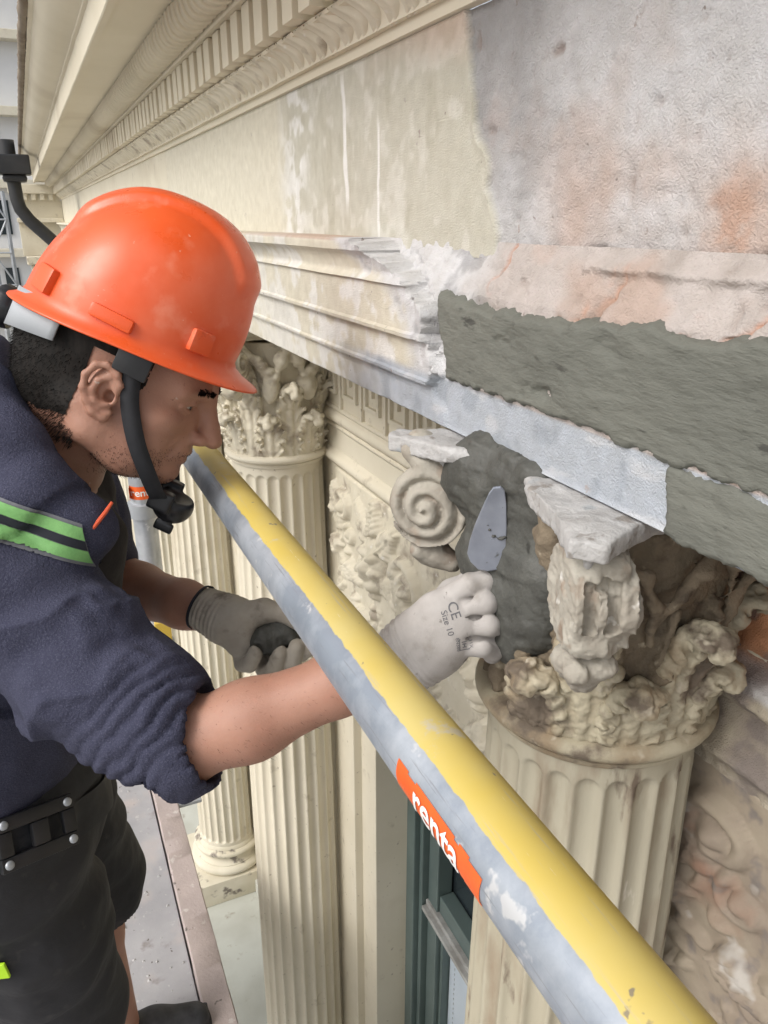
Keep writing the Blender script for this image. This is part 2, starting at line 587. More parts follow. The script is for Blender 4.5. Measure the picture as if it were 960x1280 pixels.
MAT['black_web'] = M('black_webbing', (0.013, 0.014, 0.017), (0.020, 0.021, 0.025), 60, 0.75, bscale=700, bstr=0.4, bdist=0.0006)
MAT['black_plastic'] = M('black_plastic', (0.012, 0.013, 0.015), (0.02, 0.02, 0.022), 30, 0.35, bscale=200, bstr=0.15)
MAT['grey_plastic'] = M('grey_plastic', (0.42, 0.44, 0.46), (0.38, 0.40, 0.42), 20, 0.45, bstr=0.05)
MAT['hat'] = M('orange_helmet_plastic', (0.78, 0.105, 0.020), (0.70, 0.085, 0.016), 7, 0.33, world=False, bscale=25, bstr=0.04, rvar=0.10,
               spots=[(8, 0.46, 0.78, (0.80, 0.20, 0.105), 10), (26, 0.58, 0.80, (0.80, 0.25, 0.15), 10), (60, 0.68, 0.72, (0.62, 0.075, 0.02), 8), (170, 0.70, 0.75, (0.80, 0.42, 0.32), 5)])
MAT['skin'] = M('skin', (0.41, 0.218, 0.153), (0.345, 0.172, 0.117), 18, 0.55, bscale=520, bstr=0.45, bdist=0.0009, sss=0.12,
                spots=[(70, 0.60, 0.80, (0.40, 0.19, 0.13), 3), (240, 0.68, 0.78, (0.22, 0.10, 0.066), 2), (55, 0.74, 0.77, (0.46, 0.36, 0.30), 5)])
MAT['hair'] = M('black_hair', (0.010, 0.009, 0.008), (0.018, 0.015, 0.013), 200, 0.7, bscale=900, bstr=0.25, bdist=0.0005, scl=(1, 1, 0.4), spec=0.15)
MAT['fleece'] = M('navy_fleece', (0.052, 0.054, 0.088), (0.040, 0.042, 0.070), 22, 0.95, bscale=420, bstr=0.85, bdist=0.0022, spec=0.2,
                  spots=[(750, 0.50, 0.70, (0.082, 0.085, 0.125), 2)], fine=(35, 0.3, 0.006))
MAT['dark_shirt'] = M('dark_shirt', (0.020, 0.018, 0.018), (0.030, 0.026, 0.026), 40, 0.9, bscale=300, bstr=0.5, fine=(30, 0.4, 0.006))
MAT['trousers'] = M('black_work_trousers', (0.014, 0.0145, 0.017), (0.024, 0.024, 0.027), 9, 0.8, bscale=350, bstr=0.4, fine=(14, 0.6, 0.012),
                    spots=[(30, 0.64, 0.74, (0.045, 0.043, 0.043), 6)])
MAT['lime'] = M('lime_tape', (0.20, 0.44, 0.145), (0.16, 0.37, 0.12), 60, 0.6, bscale=300, bstr=0.4)
MAT['lime_fluo'] = M('fluorescent_tab', (0.45, 0.75, 0.02), None, rough=0.6, bstr=0.1)
MAT['grey_tape'] = M('grey_tape', (0.16, 0.165, 0.18), (0.12, 0.125, 0.14), 60, 0.7, bscale=300, bstr=0.4)
MAT['black_tape'] = M('navy_tape', (0.012, 0.014, 0.022), None, rough=0.8, bstr=0.3)
MAT['piping'] = M('orange_piping', (0.62, 0.09, 0.03), None, rough=0.7, bstr=0.2)
MAT['glove'] = M('white_knit_glove', (0.49, 0.465, 0.445), (0.41, 0.385, 0.365), 30, 0.9, bscale=900, bstr=0.6, bdist=0.0008,
                 spots=[(30, 0.57, 0.72, (0.31, 0.285, 0.255), 7), (90, 0.66, 0.72, (0.22, 0.20, 0.18), 4)])
MAT['glove_dirty'] = M('dirty_knit_glove', (0.42, 0.385, 0.33), (0.34, 0.305, 0.255), 30, 0.9, bscale=800, bstr=0.6, bdist=0.0008,
                       spots=[(26, 0.56, 0.70, (0.17, 0.15, 0.125), 5)])
MAT['blade'] = M('worn_steel_blade', (0.34, 0.365, 0.43), (0.24, 0.26, 0.31), 26, 0.36, metal=0.5, bscale=90, bstr=0.1, rvar=0.1,
                 spots=[(48, 0.70, 0.74, (0.12, 0.12, 0.11), 3)])
MAT['wood'] = M('wooden_handle', (0.30, 0.17, 0.08), (0.22, 0.12, 0.055), 20, 0.6)
MAT['lichen'] = M('weathered_roof_edge', (0.16, 0.12, 0.085), (0.24, 0.20, 0.15), 14, 0.9, bscale=60, bstr=0.8, bdist=0.004)
MAT['ground'] = M('street_paving', (0.30, 0.29, 0.27), (0.34, 0.33, 0.31), 0.3, 0.9)
MAT['galv'] = M('galvanised_tube', (0.45, 0.47, 0.49), (0.36, 0.38, 0.40), 12, 0.45, metal=0.4)
MAT['glass'] = M('dark_glass', (0.03, 0.04, 0.045), None, rough=0.08, bstr=0)
MAT['eye'] = M('eye_white', (0.55, 0.50, 0.46), None, rough=0.2, bstr=0)
MAT['iris'] = M('dark_iris', (0.015, 0.009, 0.006), None, rough=0.1, bstr=0)
MAT['shoe'] = M('dark_work_shoe', (0.018, 0.019, 0.022), (0.05, 0.05, 0.055), 30, 0.7, bscale=120, bstr=0.4)
MAT['white_cloth'] = M('white_render', (0.74, 0.74, 0.73), (0.68, 0.68, 0.68), 1, 0.8, bstr=0.1)

# ================================================================== SETTING
g = MB().box((-400, -200, -7.2), (400, 600, -7.0)).build('ground', MAT['ground'])
stru(g)

# scaffold deck: plywood sheets with joints
deck = MB().box((-1.25, -1.1, -0.10), (0.116, 2.13, -0.012)).build('deck', MAT['deck'])
stru(deck)
for i, (y0, y1) in enumerate(((-1.1, 0.35), (0.353, 1.235), (1.238, 2.13))):
    MB().box((-1.25, y0, -0.010 - 0.001 * (i % 2)), (0.114, y1, 0.0 - 0.001 * (i % 2)), 0.002).build('deck_sheet', MAT['deck'], deck)
# loose plaster crumbs on the deck
cr = MB()
for i in range(480):
    x, y = rng.uniform(-0.5, 0.11), rng.uniform(0.5, 2.1)
    s = abs(rng.normal(0, 0.0022)) + 0.0009
    V = np.array([[-1, -1, 0], [1, -1, 0], [1, 1, 0], [-1, 1, 0], [0.1, 0, 1.1]]) * s * rng.uniform(0.5, 1.3, (5, 3)) + (x, y, 0.0)
    cr.add(V, [(0, 1, 4), (1, 2, 4), (2, 3, 4), (3, 0, 4), (3, 2, 1, 0)])
crumbs = cr.build('plaster_crumbs', MAT['white_slab'])
crumbs['kind'] = 'stuff'
tag(crumbs, 'loose white plaster crumbs scattered over the dirty deck', 'debris')
# toe board along the deck edge
def wavy_board():
    ys = np.linspace(-1.1, 2.13, 260)
    prof = [(0.118, -0.10), (0.118, 0.016), (0.121, 0.019), (0.177, 0.019), (0.180, 0.016), (0.180, -0.10)]
    V = []
    for x, z in prof:
        q = np.stack([np.full_like(ys, x * 40), ys, np.full_like(ys, z * 40)], -1)
        nn = fbm(q, 14, 3, 5)
        V.append(np.stack([x + 0.0015 * nn, ys, z + 0.002 * nn * (z > 0)], -1))
    V = np.array(V)
    F = grid_faces(len(prof), len(ys))
    return V.reshape(-1, 3), F
V, F = wavy_board()
tag(part('toe_board', V, F, MAT['kerb'], None, sharp=40), 'dusty pinkish wooden edge board along the wall side of the deck', 'edge board')

# ------------------------------------------------------------------ facade
COLX, COL0, PITCHY = 0.48, 0.54, 1.155
YEND = 8.45
fac = thing('building_facade', 'cream stucco classical facade with dentil cornice, half stripped and under repair', 'facade', (0.6, 4, -1.27))

def sweep(prof, ys, zoff=ZC):
    prof = np.array(prof, float)
    V = np.zeros((len(prof), len(ys), 3))
    V[:, :, 0] = prof[:, 0][:, None]
    V[:, :, 1] = np.array(ys)[None]
    V[:, :, 2] = prof[:, 1][:, None] + zoff
    return V.reshape(-1, 3), grid_faces(len(prof), len(ys))

def arc(p, q, n, bulge):
    p, q = np.array(p, float), np.array(q, float)
    d = q - p
    nn = np.array([-d[1], d[0]])
    return [tuple(p + d * t + nn * bulge * 4 * t * (1 - t)) for t in np.linspace(0, 1, n)]

YA, YB_ = -0.7, YEND
ysF = np.concatenate([np.arange(YA, 3, 0.02), np.linspace(3, YB_, 90)])
corn_prof = [(0.405, 0.180), (0.394, 0.180), (0.394, 0.192), (0.386, 0.192)] + arc((0.386, 0.196), (0.358, 0.222), 6, -0.15) + \
    [(0.356, 0.226), (0.368, 0.228), (0.368, 0.290), (0.331, 0.2905), (0.329, 0.293), (0.329, 0.299), (0.323, 0.301)] + \
    arc((0.320, 0.303), (0.283, 0.328), 7, 0.12) + [(0.281, 0.333), (0.196, 0.333), (0.194, 0.327), (0.182, 0.327), (0.180, 0.329), (0.180, 0.386),
    (0.173, 0.388), (0.173, 0.395)] + arc((0.166, 0.398), (0.100, 0.448), 9, 0.14) + [(0.090, 0.452), (0.090, 0.468), (0.10, 0.474), (0.62, 0.52), (0.62, 0.60)]
V, F = sweep(corn_prof, ysF)
q = fbm(V * [8, 1, 8], 6, 3, 3)
V[:, 2] += 0.0012 * q
V[:, 0] += 0.0012 * fbm(V, 7, 3, 9)
cornice = part('cornice', V, F, MAT['cream_far'], fac, sharp=32)
# dentils
def piece(name, V, F, mat, parent, smooth=True, sharp=40):
    me = mk_mesh(name, V, F, smooth)
    if sharp: me.set_sharp_from_angle(angle=R(sharp))
    me.materials.append(mat)
    return me
bx = MB().box((0.338, -0.0205, 0.2285), (0.3685, 0.0205, 0.2899), 0.0022)
dent = piece('dentil', np.array(bx.V) + (0, 0, ZC), bx.F, MAT['cream_far'], None)
y = YA + 0.05
pl = wloc(cornice)
while y < YEND - 0.06:
    o = link('dentil', dent, None, cornice)
    o.location = np.array([random.uniform(-0.0015, 0.001), y, random.uniform(-0.0012, 0.0005)]) - pl
    y += 0.0655
# leaf mouldings, one leaf per piece
def leaf_tongue(p, q, width, thick, slant, bul):
    prof = np.array(arc(p, q, 9, bul))
    d = np.gradient(prof, axis=0)
    n = np.stack([-d[:, 1], d[:, 0]], -1); n /= np.linalg.norm(n, axis=1)[:, None]
    if n[4, 0] > 0: n = -n
    V = []
    for i in range(9):
        t = i / 8
        wv = width * (0.55 + 0.5 * math.sin(math.pi * min(1, 0.18 + t * 0.75)))
        sl = slant * math.sin(t * math.pi * 1.3)
        for k in range(7):
            s = -1 + 2 * k / 6
            h = thick * (1 - s * s) ** 0.5 * (0.4 + 0.6 * math.sin(math.pi * (0.1 + 0.85 * t))) - 0.35 * thick * math.exp(-(s / 0.16) ** 2) - 0.002
            x, z = prof[i] + n[i] * h
            V.append((x, s * wv / 2 + sl, z + ZC))
    return np.array(V), grid_faces(9, 7)
V, F = leaf_tongue((0.3265, 0.302), (0.281, 0.331), 0.028, 0.019, 0.013, 0.16)
lt = piece('cornice_leaf', V, F, MAT['cream_far'], None, True, None)
y = YA
while y < YEND - 0.05:
    o = link('cornice_leaf', lt, None, cornice)
    o.location = np.array([0, y, random.uniform(-0.001, 0.001)]) - pl
    o.scale = (1, random.uniform(0.85, 1.1), 1)
    y += 0.0335
V, F = leaf_tongue((0.3905, 0.193), (0.355, 0.2245), 0.040, 0.009, -0.012, -0.10)
lt2 = piece('cornice_leaf_small', V, F, MAT['carved'], None, True, None)
y = YA
while y < YEND - 0.05:
    o = link('bed_mould_leaf', lt2, None, cornice)
    o.location = np.array([random.uniform(-0.001, 0.001), y, random.uniform(-0.001, 0.001)]) - pl
    o.scale = (1, random.uniform(0.8, 1.15), 1)
    y += 0.043
# crumbling roof edge above the cornice
ys = np.arange(YA, YEND, 0.012)
prof = [(0.0895, 0.454), (0.080, 0.452), (0.072, 0.458), (0.071, 0.473), (0.080, 0.479), (0.10, 0.481)]
V, F = sweep(prof, ys)
V += 0.004 * np.stack([fbm(V, 22, 3, 1), fbm(V, 9, 2, 2) * 0, fbm(V, 25, 3, 3)], -1)
part('roof_edge', V, F, MAT['lichen'], fac)

# ---- frieze: near part modelled finely, with the stripped bay set back
def mixc(c, c2, m):
    return c + (np.array(c2)[None] - c) * np.clip(m, 0, 1)[:, None]

ysN = np.arange(-0.45, 2.4, 0.0026)
zs = np.arange(-0.034, 0.1805, 0.0026)
Yg, Zg = np.meshgrid(ysN, zs, indexing='ij')
Y, Z = Yg.ravel(), Zg.ravel()
q3 = np.stack([Y * 0, Y, Z], -1)
n1, n2, n3 = fbm(q3, 9, 4, 1), fbm(q3, 40, 4, 2), fbm(q3, 120, 3, 3)
yb = 0.661 + np.clip((Z + 0.02) / 0.21, 0, 1) ** 1.3 * 0.06 + 0.026 * n1 + 0.006 * n2
strip = sstep(-0.002, 0.002, yb - Y)                      # 1 where the paint coat is gone
pits = np.clip(n2 - 0.42, 0, 1) * 2 + np.clip(n3 - 0.5, 0, 1)
X = 0.400 + strip * (0.005 + 0.0022 * n1 + 0.0018 * n2 + 0.0015 * n3 + 0.006 * pits) + (1 - strip) * (0.0006 * n1 + 0.0004 * n3)
edge = np.exp(-((Y - yb - 0.004) / 0.004) ** 2)
X -= 0.0012 * edge
C = np.tile(np.array([0.66, 0.62, 0.51]), (len(Y), 1))
wz = sstep(1.34, 1.20, Y + 0.07 * n1 + 0.03 * n2)         # weathered part of the coat
C = mixc(C, (0.52, 0.50, 0.42), wz)
C = mixc(C, (0.60, 0.58, 0.51), wz * sstep(0.05, 0.35, n2 + 0.5 * n1))
C = mixc(C, (0.44, 0.415, 0.33), wz * 0.6 * sstep(0.1, 0.4, fbm(q3 * [1, 3, 1], 12, 4, 31)))
C = mixc(C, (0.74, 0.73, 0.70), sstep(0.10, 0.0, np.abs(Y - 1.235 - 0.06 * n1) ) * sstep(-0.25, 0.1, n2 + n1 * 0.6) * 0.9)
for ys0, wd, z0, z1, tilt in ((1.022, 0.0075, 0.02, 0.17, 0.06), (0.917, 0.0042, -0.02, 0.11, 0.04)):
    yy = Y - ys0 - tilt * (Z - 0.08) + 0.004 * vnoise(q3, 30, 8)
    C = mixc(C, (0.78, 0.77, 0.74), sstep(wd, wd * 0.5, np.abs(yy)) * sstep(z0 - 0.02, z0 + 0.02, Z) * sstep(z1 + 0.015, z1 - 0.02, Z))
C = mixc(C, (0.60, 0.40, 0.30), 0.45 * sstep(0.13, 0.17, Z + 0.03 * n1) * sstep(1.0, 0.75, Y) * (1 - strip))
# stripped plaster colours
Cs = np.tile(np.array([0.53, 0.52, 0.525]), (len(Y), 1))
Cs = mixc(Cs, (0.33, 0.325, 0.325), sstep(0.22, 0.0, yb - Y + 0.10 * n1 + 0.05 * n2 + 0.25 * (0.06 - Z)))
Cs = mixc(Cs, (0.60, 0.595, 0.605), sstep(-0.1, 0.45, fbm(q3, 7, 4, 44)) * 0.8)
sal = sstep(0.10, -0.03, Z + 0.07 * n1 + 0.03 * n2) * sstep(0.02, 0.14, yb - Y) * sstep(-0.5, 0.35, fbm(q3, 11, 4, 60) + 0.35)
Cs = mixc(Cs, (0.46, 0.345, 0.285), sal * 0.8)
Cs = mixc(Cs, (0.50, 0.375, 0.315), 0.55 * sstep(0.10, 0.6, fbm(q3, 15, 6, 71)) * sstep(0.20, -0.02, Z))
Cs = mixc(Cs, (0.46, 0.255, 0.165), 0.6 * sstep(0.035, -0.015, Z + 0.03 * n2 + 0.02 * n1) * sstep(-0.05, 0.45, fbm(q3, 38, 6, 77, 0.65)) * sstep(0.50, 0.38, Y + 0.05 * n1))
Cs = mixc(Cs, (0.30, 0.24, 0.21), np.clip(pits * 1.4, 0, 0.75))
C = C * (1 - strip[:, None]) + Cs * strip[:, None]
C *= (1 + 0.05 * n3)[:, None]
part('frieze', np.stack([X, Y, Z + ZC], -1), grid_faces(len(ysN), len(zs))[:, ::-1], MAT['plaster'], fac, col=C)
V, F = sweep([(0.400, -0.034), (0.400, 0.06), (0.400, 0.1805)], np.linspace(2.398, YEND, 40))
part('frieze', V, F, MAT['cream'], fac)

# ---- architrave
arch_prof = [(0.402, -0.019), (0.334, -0.0195), (0.327, -0.021), (0.3255, -0.024), (0.3255, -0.033), (0.330, -0.0345)] + arc((0.333, -0.036), (0.354, -0.058), 7, 0.14) + \
    [(0.3545, -0.064), (0.3600, -0.0655), (0.3605, -0.110), (0.3570, -0.1125), (0.3575, -0.1165), (0.3665, -0.119), (0.3670, -0.156), (0.3635, -0.158), (0.3640, -0.1615),
     (0.3725, -0.164), (0.3740, -0.200), (0.3760, -0.2015), (0.60, -0.2015)]
pp = np.array(arch_prof)
seg = np.linalg.norm(np.diff(pp, axis=0), axis=1)
cum = np.concatenate([[0], np.cumsum(seg)])
fine = sorted(set(np.round(np.concatenate([cum, np.arange(0, cum[-2], 0.0027)]), 5)))
pf = np.stack([np.interp(fine, cum, pp[:, 0]), np.interp(fine, cum, pp[:, 1])], -1)
V, F = sweep(pf, ysN, 0)
X, Y, Z = V[:, 0].copy(), V[:, 1], V[:, 2].copy()
q3 = np.stack([Y * 0, Y, Z], -1)
n1, n2, n3 = fbm(q3, 9, 4, 11), fbm(q3, 36, 4, 12), fbm(q3, 110, 3, 13)
yk = np.interp(Z, [-0.165, -0.15, -0.09, -0.06, -0.02, 0], [0.70, 0.69, 0.70, 0.76, 0.90, 0.92]) + 0.045 * n1 + 0.04 * n2 + 0.018 * n3
brk = sstep(-0.005, 0.007, yk - Y)
rub = np.exp(-((yk - Y - 0.02) / 0.05) ** 2)
pits = np.clip(n2 - 0.35, 0, 1) * 2 * (Z > -0.14)
core = np.interp(Z, [-0.2, -0.15, -0.066, -0.05, -0.019], [0.376, 0.376, 0.380, 0.388, 0.402]) + (0.004 * n1 + 0.004 * n2 + 0.002 * n3 + 0.008 * pits) * np.where(Z > -0.15, 1.0, 0.18)
core = np.where(Z < -0.2, X, core)
rough = 0.0006 * n1 + 0.0007 * n3 + 0.0014 * sstep(1.3, 0.7, Y) * n2
tap = 0.62 * sstep(1.75, 0.95, Y + 0.08 * n1) * sstep(-0.066, -0.055, Z)
X = np.where(X < 0.399, X + (0.368 - X) * tap, X)
Xn = np.where(X < 0.399, X + rough, X) * (1 - brk) + np.maximum(core, np.where(Z < -0.2, X, 0)) * brk
Zn = Z + 0.0008 * n1
ragged = np.exp(-((Z + 0.033) / 0.005) ** 2) * sstep(0.64, 0.55, Y)
Xn += rub * (0.006 * n2 + 0.004 * n3) * (Z > -0.15)
Xn -= ragged * np.clip(0.003 + 0.016 * n1 + 0.012 * n2 + 0.006 * n3, 0, 0.02)
C = np.tile(np.array([0.61, 0.57, 0.465]), (len(Y), 1))
C = mixc(C, (0.52, 0.485, 0.40), sstep(0.0, 0.5, n1 + 0.6 * n2))
C = mixc(C, (0.72, 0.71, 0.68), sstep(1.9, 0.9, Y + 0.15 * n1) * sstep(-0.15, 0.15, n2 + 0.8 * n1 + np.interp(Z, [-0.2, -0.1, -0.06], [0.3, 0.02, -0.25])) * 0.85)
C = mixc(C, (0.48, 0.34, 0.27), (Z > -0.022) * 0.8 * sstep(1.7, 1.1, Y + 0.2 * n1))
wh = sstep(0.10, 0.03, Y - yk + 0.03 * n2)
C = mixc(C, (0.56, 0.56, 0.575), wh * 0.9)
C = mixc(C, (0.33, 0.325, 0.33), wh * sstep(0.12, 0.4, n2 + 0.3 * n1) * 0.8)
low = sstep(-0.145, -0.155, Z) * sstep(0.98, 0.80, Y + 0.08 * n1)
C = mixc(C, (0.40, 0.43, 0.475), low)
C = mixc(C, (0.30, 0.33, 0.37), low * sstep(0.0, 0.4, n2 + n1 * 0.5) * 0.75)
C = mixc(C, (0.50, 0.515, 0.54), low * sstep(0.15, 0.4, fbm(q3 * [1, 0.5, 1.5], 40, 4, 15)) * 0.8)
st = brk * sstep(0.70, 0.62, Y + 0.04 * n1) * (Z > -0.15)
Cs = np.tile(np.array([0.47, 0.42, 0.395]), (len(Y), 1))
Cs = mixc(Cs, (0.36, 0.32, 0.29), sstep(0.0, 0.5, n1 + 0.5 * n2))
vein = np.exp(-((np.sin(Y * 21 + 2.2 * n1 + 1.2 * n2 + 14 * Z)) / 0.11) ** 2) * sstep(-0.1, 0.25, fbm(q3, 10, 3, 90) + 0.15)
Cs = mixc(Cs, (0.46, 0.21, 0.115), vein * 0.75)
Cs = mixc(Cs, (0.44, 0.31, 0.245), 0.6 * sstep(0.05, 0.5, fbm(q3, 16, 4, 95)))
Cs = mixc(Cs, (0.26, 0.20, 0.17), np.clip(pits * 1.5, 0, 0.7))
Xn += 0.003 * vein * st
C = C * (1 - st[:, None]) + Cs * st[:, None]
C *= (1 + 0.06 * n3)[:, None]
part('architrave', np.stack([Xn, Y, Zn + ZC], -1), F, MAT['plaster'], fac, col=C, sharp=50)
V, F = sweep(arch_prof, np.linspace(2.397, YEND, 60))
part('architrave', V, F, MAT['cream'], fac, sharp=32)

# ---- fresh mortar built up on the architrave
def mortar_sheet(y0, y1, z0, z1, xf, edge, seed, name, label=None):
    ys, zz = np.arange(y0, y1, 0.0024), np.arange(z0, z1, 0.0022)
    Yg, Zg = np.meshgrid(ys, zz, indexing='ij')
    Y, Z = Yg.ravel(), Zg.ravel()
    q3 = np.stack([Y * 0, Y, Z], -1)
    a, b, c = fbm(q3 * [1, 0.45, 1], 30, 4, seed), fbm(q3, 10, 3, seed + 1), fbm(q3, 130, 3, seed + 2)
    m = edge(Y, Z, b, a) + 0.006 * fbm(q3, 60, 4, seed + 5, 0.7)
    th = sstep(-0.005, 0.007, m)
    X = xf(Y, Z) + 0.0020 * b + 0.0026 * a + 0.0008 * c + 0.0035 * np.clip(a - 0.42, 0, 1) * 4 * (1 + c)
    X = X + (1 - th) * 0.024
    F = grid_faces(len(ys), len(zz))[:, ::-1]
    F = F[(m[F] > -0.0055).all(1)]
    u, inv = np.unique(F, return_inverse=True)
    V = np.stack([X, Y, Z + ZC], -1)[u]
    o = part(name, V, inv.reshape(F.shape), MAT['mortar'], fac)
    if label: o['label'] = label
    return o
mortar_sheet(-0.45, 0.76, -0.172, -0.045, lambda Y, Z: 0.3705 + 0.05 * (-0.15 - Z) * (Z < -0.15),
             lambda Y, Z, b, a: np.minimum(np.minimum(-0.066 + 0.010 * (0.4 - Y) * (Y < .4) - Z + 0.012 * b + 0.007 * a, Z + 0.1545 + 0.003 * b + 0.002 * a), 0.705 + 0.028 * b - Y + 0.010 * a + 0.25 * (Z + 0.07)),
             21, 'mortar_band', 'long band of fresh grey mortar on the architrave')
mortar_sheet(-0.45, 0.45, -0.208, -0.15, lambda Y, Z: 0.3712 + 0 * Z,
             lambda Y, Z, b, a: np.minimum(np.minimum(-0.1500 - Z + 0.0015 * b, Z + 0.2055 + 0.002 * b), 0.374 + 0.01 * b - Y + 0.004 * a),
             51, 'mortar_patch', 'smaller grey mortar patch below the band')

# ---- wall behind the columns
bays = [COL0 + PITCHY * (k - 0.5) for k in range(0, 7)]         # bay centres
wall = MB().box((0.583, -1.3, -1.115 + ZC), (0.95, YEND, -0.15 + ZC)).build('wall', MAT['cream'], fac)
for k in range(0, 8):
    yc = COL0 + PITCHY * k
    a, b = yc - 0.20, yc + 0.20
    MB().box((0.581, a, -2.87 + ZC), (0.70, min(b, YEND), -1.1155 + ZC), 0.003).build('pier', MAT['cream'], fac)
    MB().box((0.603, a - 0.09, -2.87 + ZC), (0.72, min(b + 0.09, YEND), -1.1155 + ZC), 0.002).build('pier_margin', MAT['cream'], fac)
# string mouldings across the wall
def half_round(z, r, x):
    return [(x + 0.01, z + r * 1.6), (x, z + r * 1.5)] + [(x - r * math.cos(t), z + r * math.sin(t)) for t in np.linspace(1.3, -1.3, 8)] + [(x, z - r * 1.5), (x + 0.01, z - r * 1.6)]
for k, (nm, z, r) in enumerate((('string_moulding', -0.405, 0.014), ('string_moulding', -0.502, 0.013), ('string_moulding', -0.428, 0.005))):
    V, F = sweep(half_round(z, r, 0.582), np.arange(0.42, YEND, 0.03))
    part(nm, V + 0.0006 * fbm(V, 30, 2, 4)[:, None], F, MAT['cream'], fac)
# fret (key pattern) frieze in the two bays that show
def fret_key():
    m = MB()
    W, H, b, x0, x1 = 0.116, 0.128, 0.0110, 0.5745, 0.584
    def bar(u0, v0, u1, v1):
        lo = np.array([min(u0, u1) * W - b / 2, min(v0, v1) * H - b / 2]); hi = np.array([max(u0, u1) * W + b / 2, max(v0, v1) * H + b / 2])
        j = lambda: random.uniform(0.0001, 0.0009)
        m.box((x0 + j(), lo[0] + j(), lo[1] + j()), (x1 + j(), hi[0] - j(), hi[1] - j()), 0.0015)
    for s in ((0, 0.0, 0, 1), (0.1, 1.0, 0.76, 1.0), (0.84, 0.22, 0.84, 0.995), (0.28, 0.22, 0.84, 0.22), (0.28, 0.23, 0.28, 0.70), (0.29, 0.70, 0.56, 0.70), (0.56, 0.46, 0.56, 0.69)):
        bar(*s)
    return piece('fret_key', m.V, m.F, MAT['cream'], None)
fk = fret_key()
fw = wloc(fac)
for y0, y1 in ((0.70, 1.60), (1.85, 2.75)):
    y = y0
    while y < y1:
        o = link('fret_key', fk, None, fac)
        o.location = np.array([0, y, -0.378 + ZC]) - fw
        y += 0.1185
V, F = sweep([(0.584, -0.392), (0.5765, -0.391), (0.5765, -0.383), (0.584, -0.382)], [0.42, YEND])
part('fret_border', V, F, MAT['cream'], fac, False)

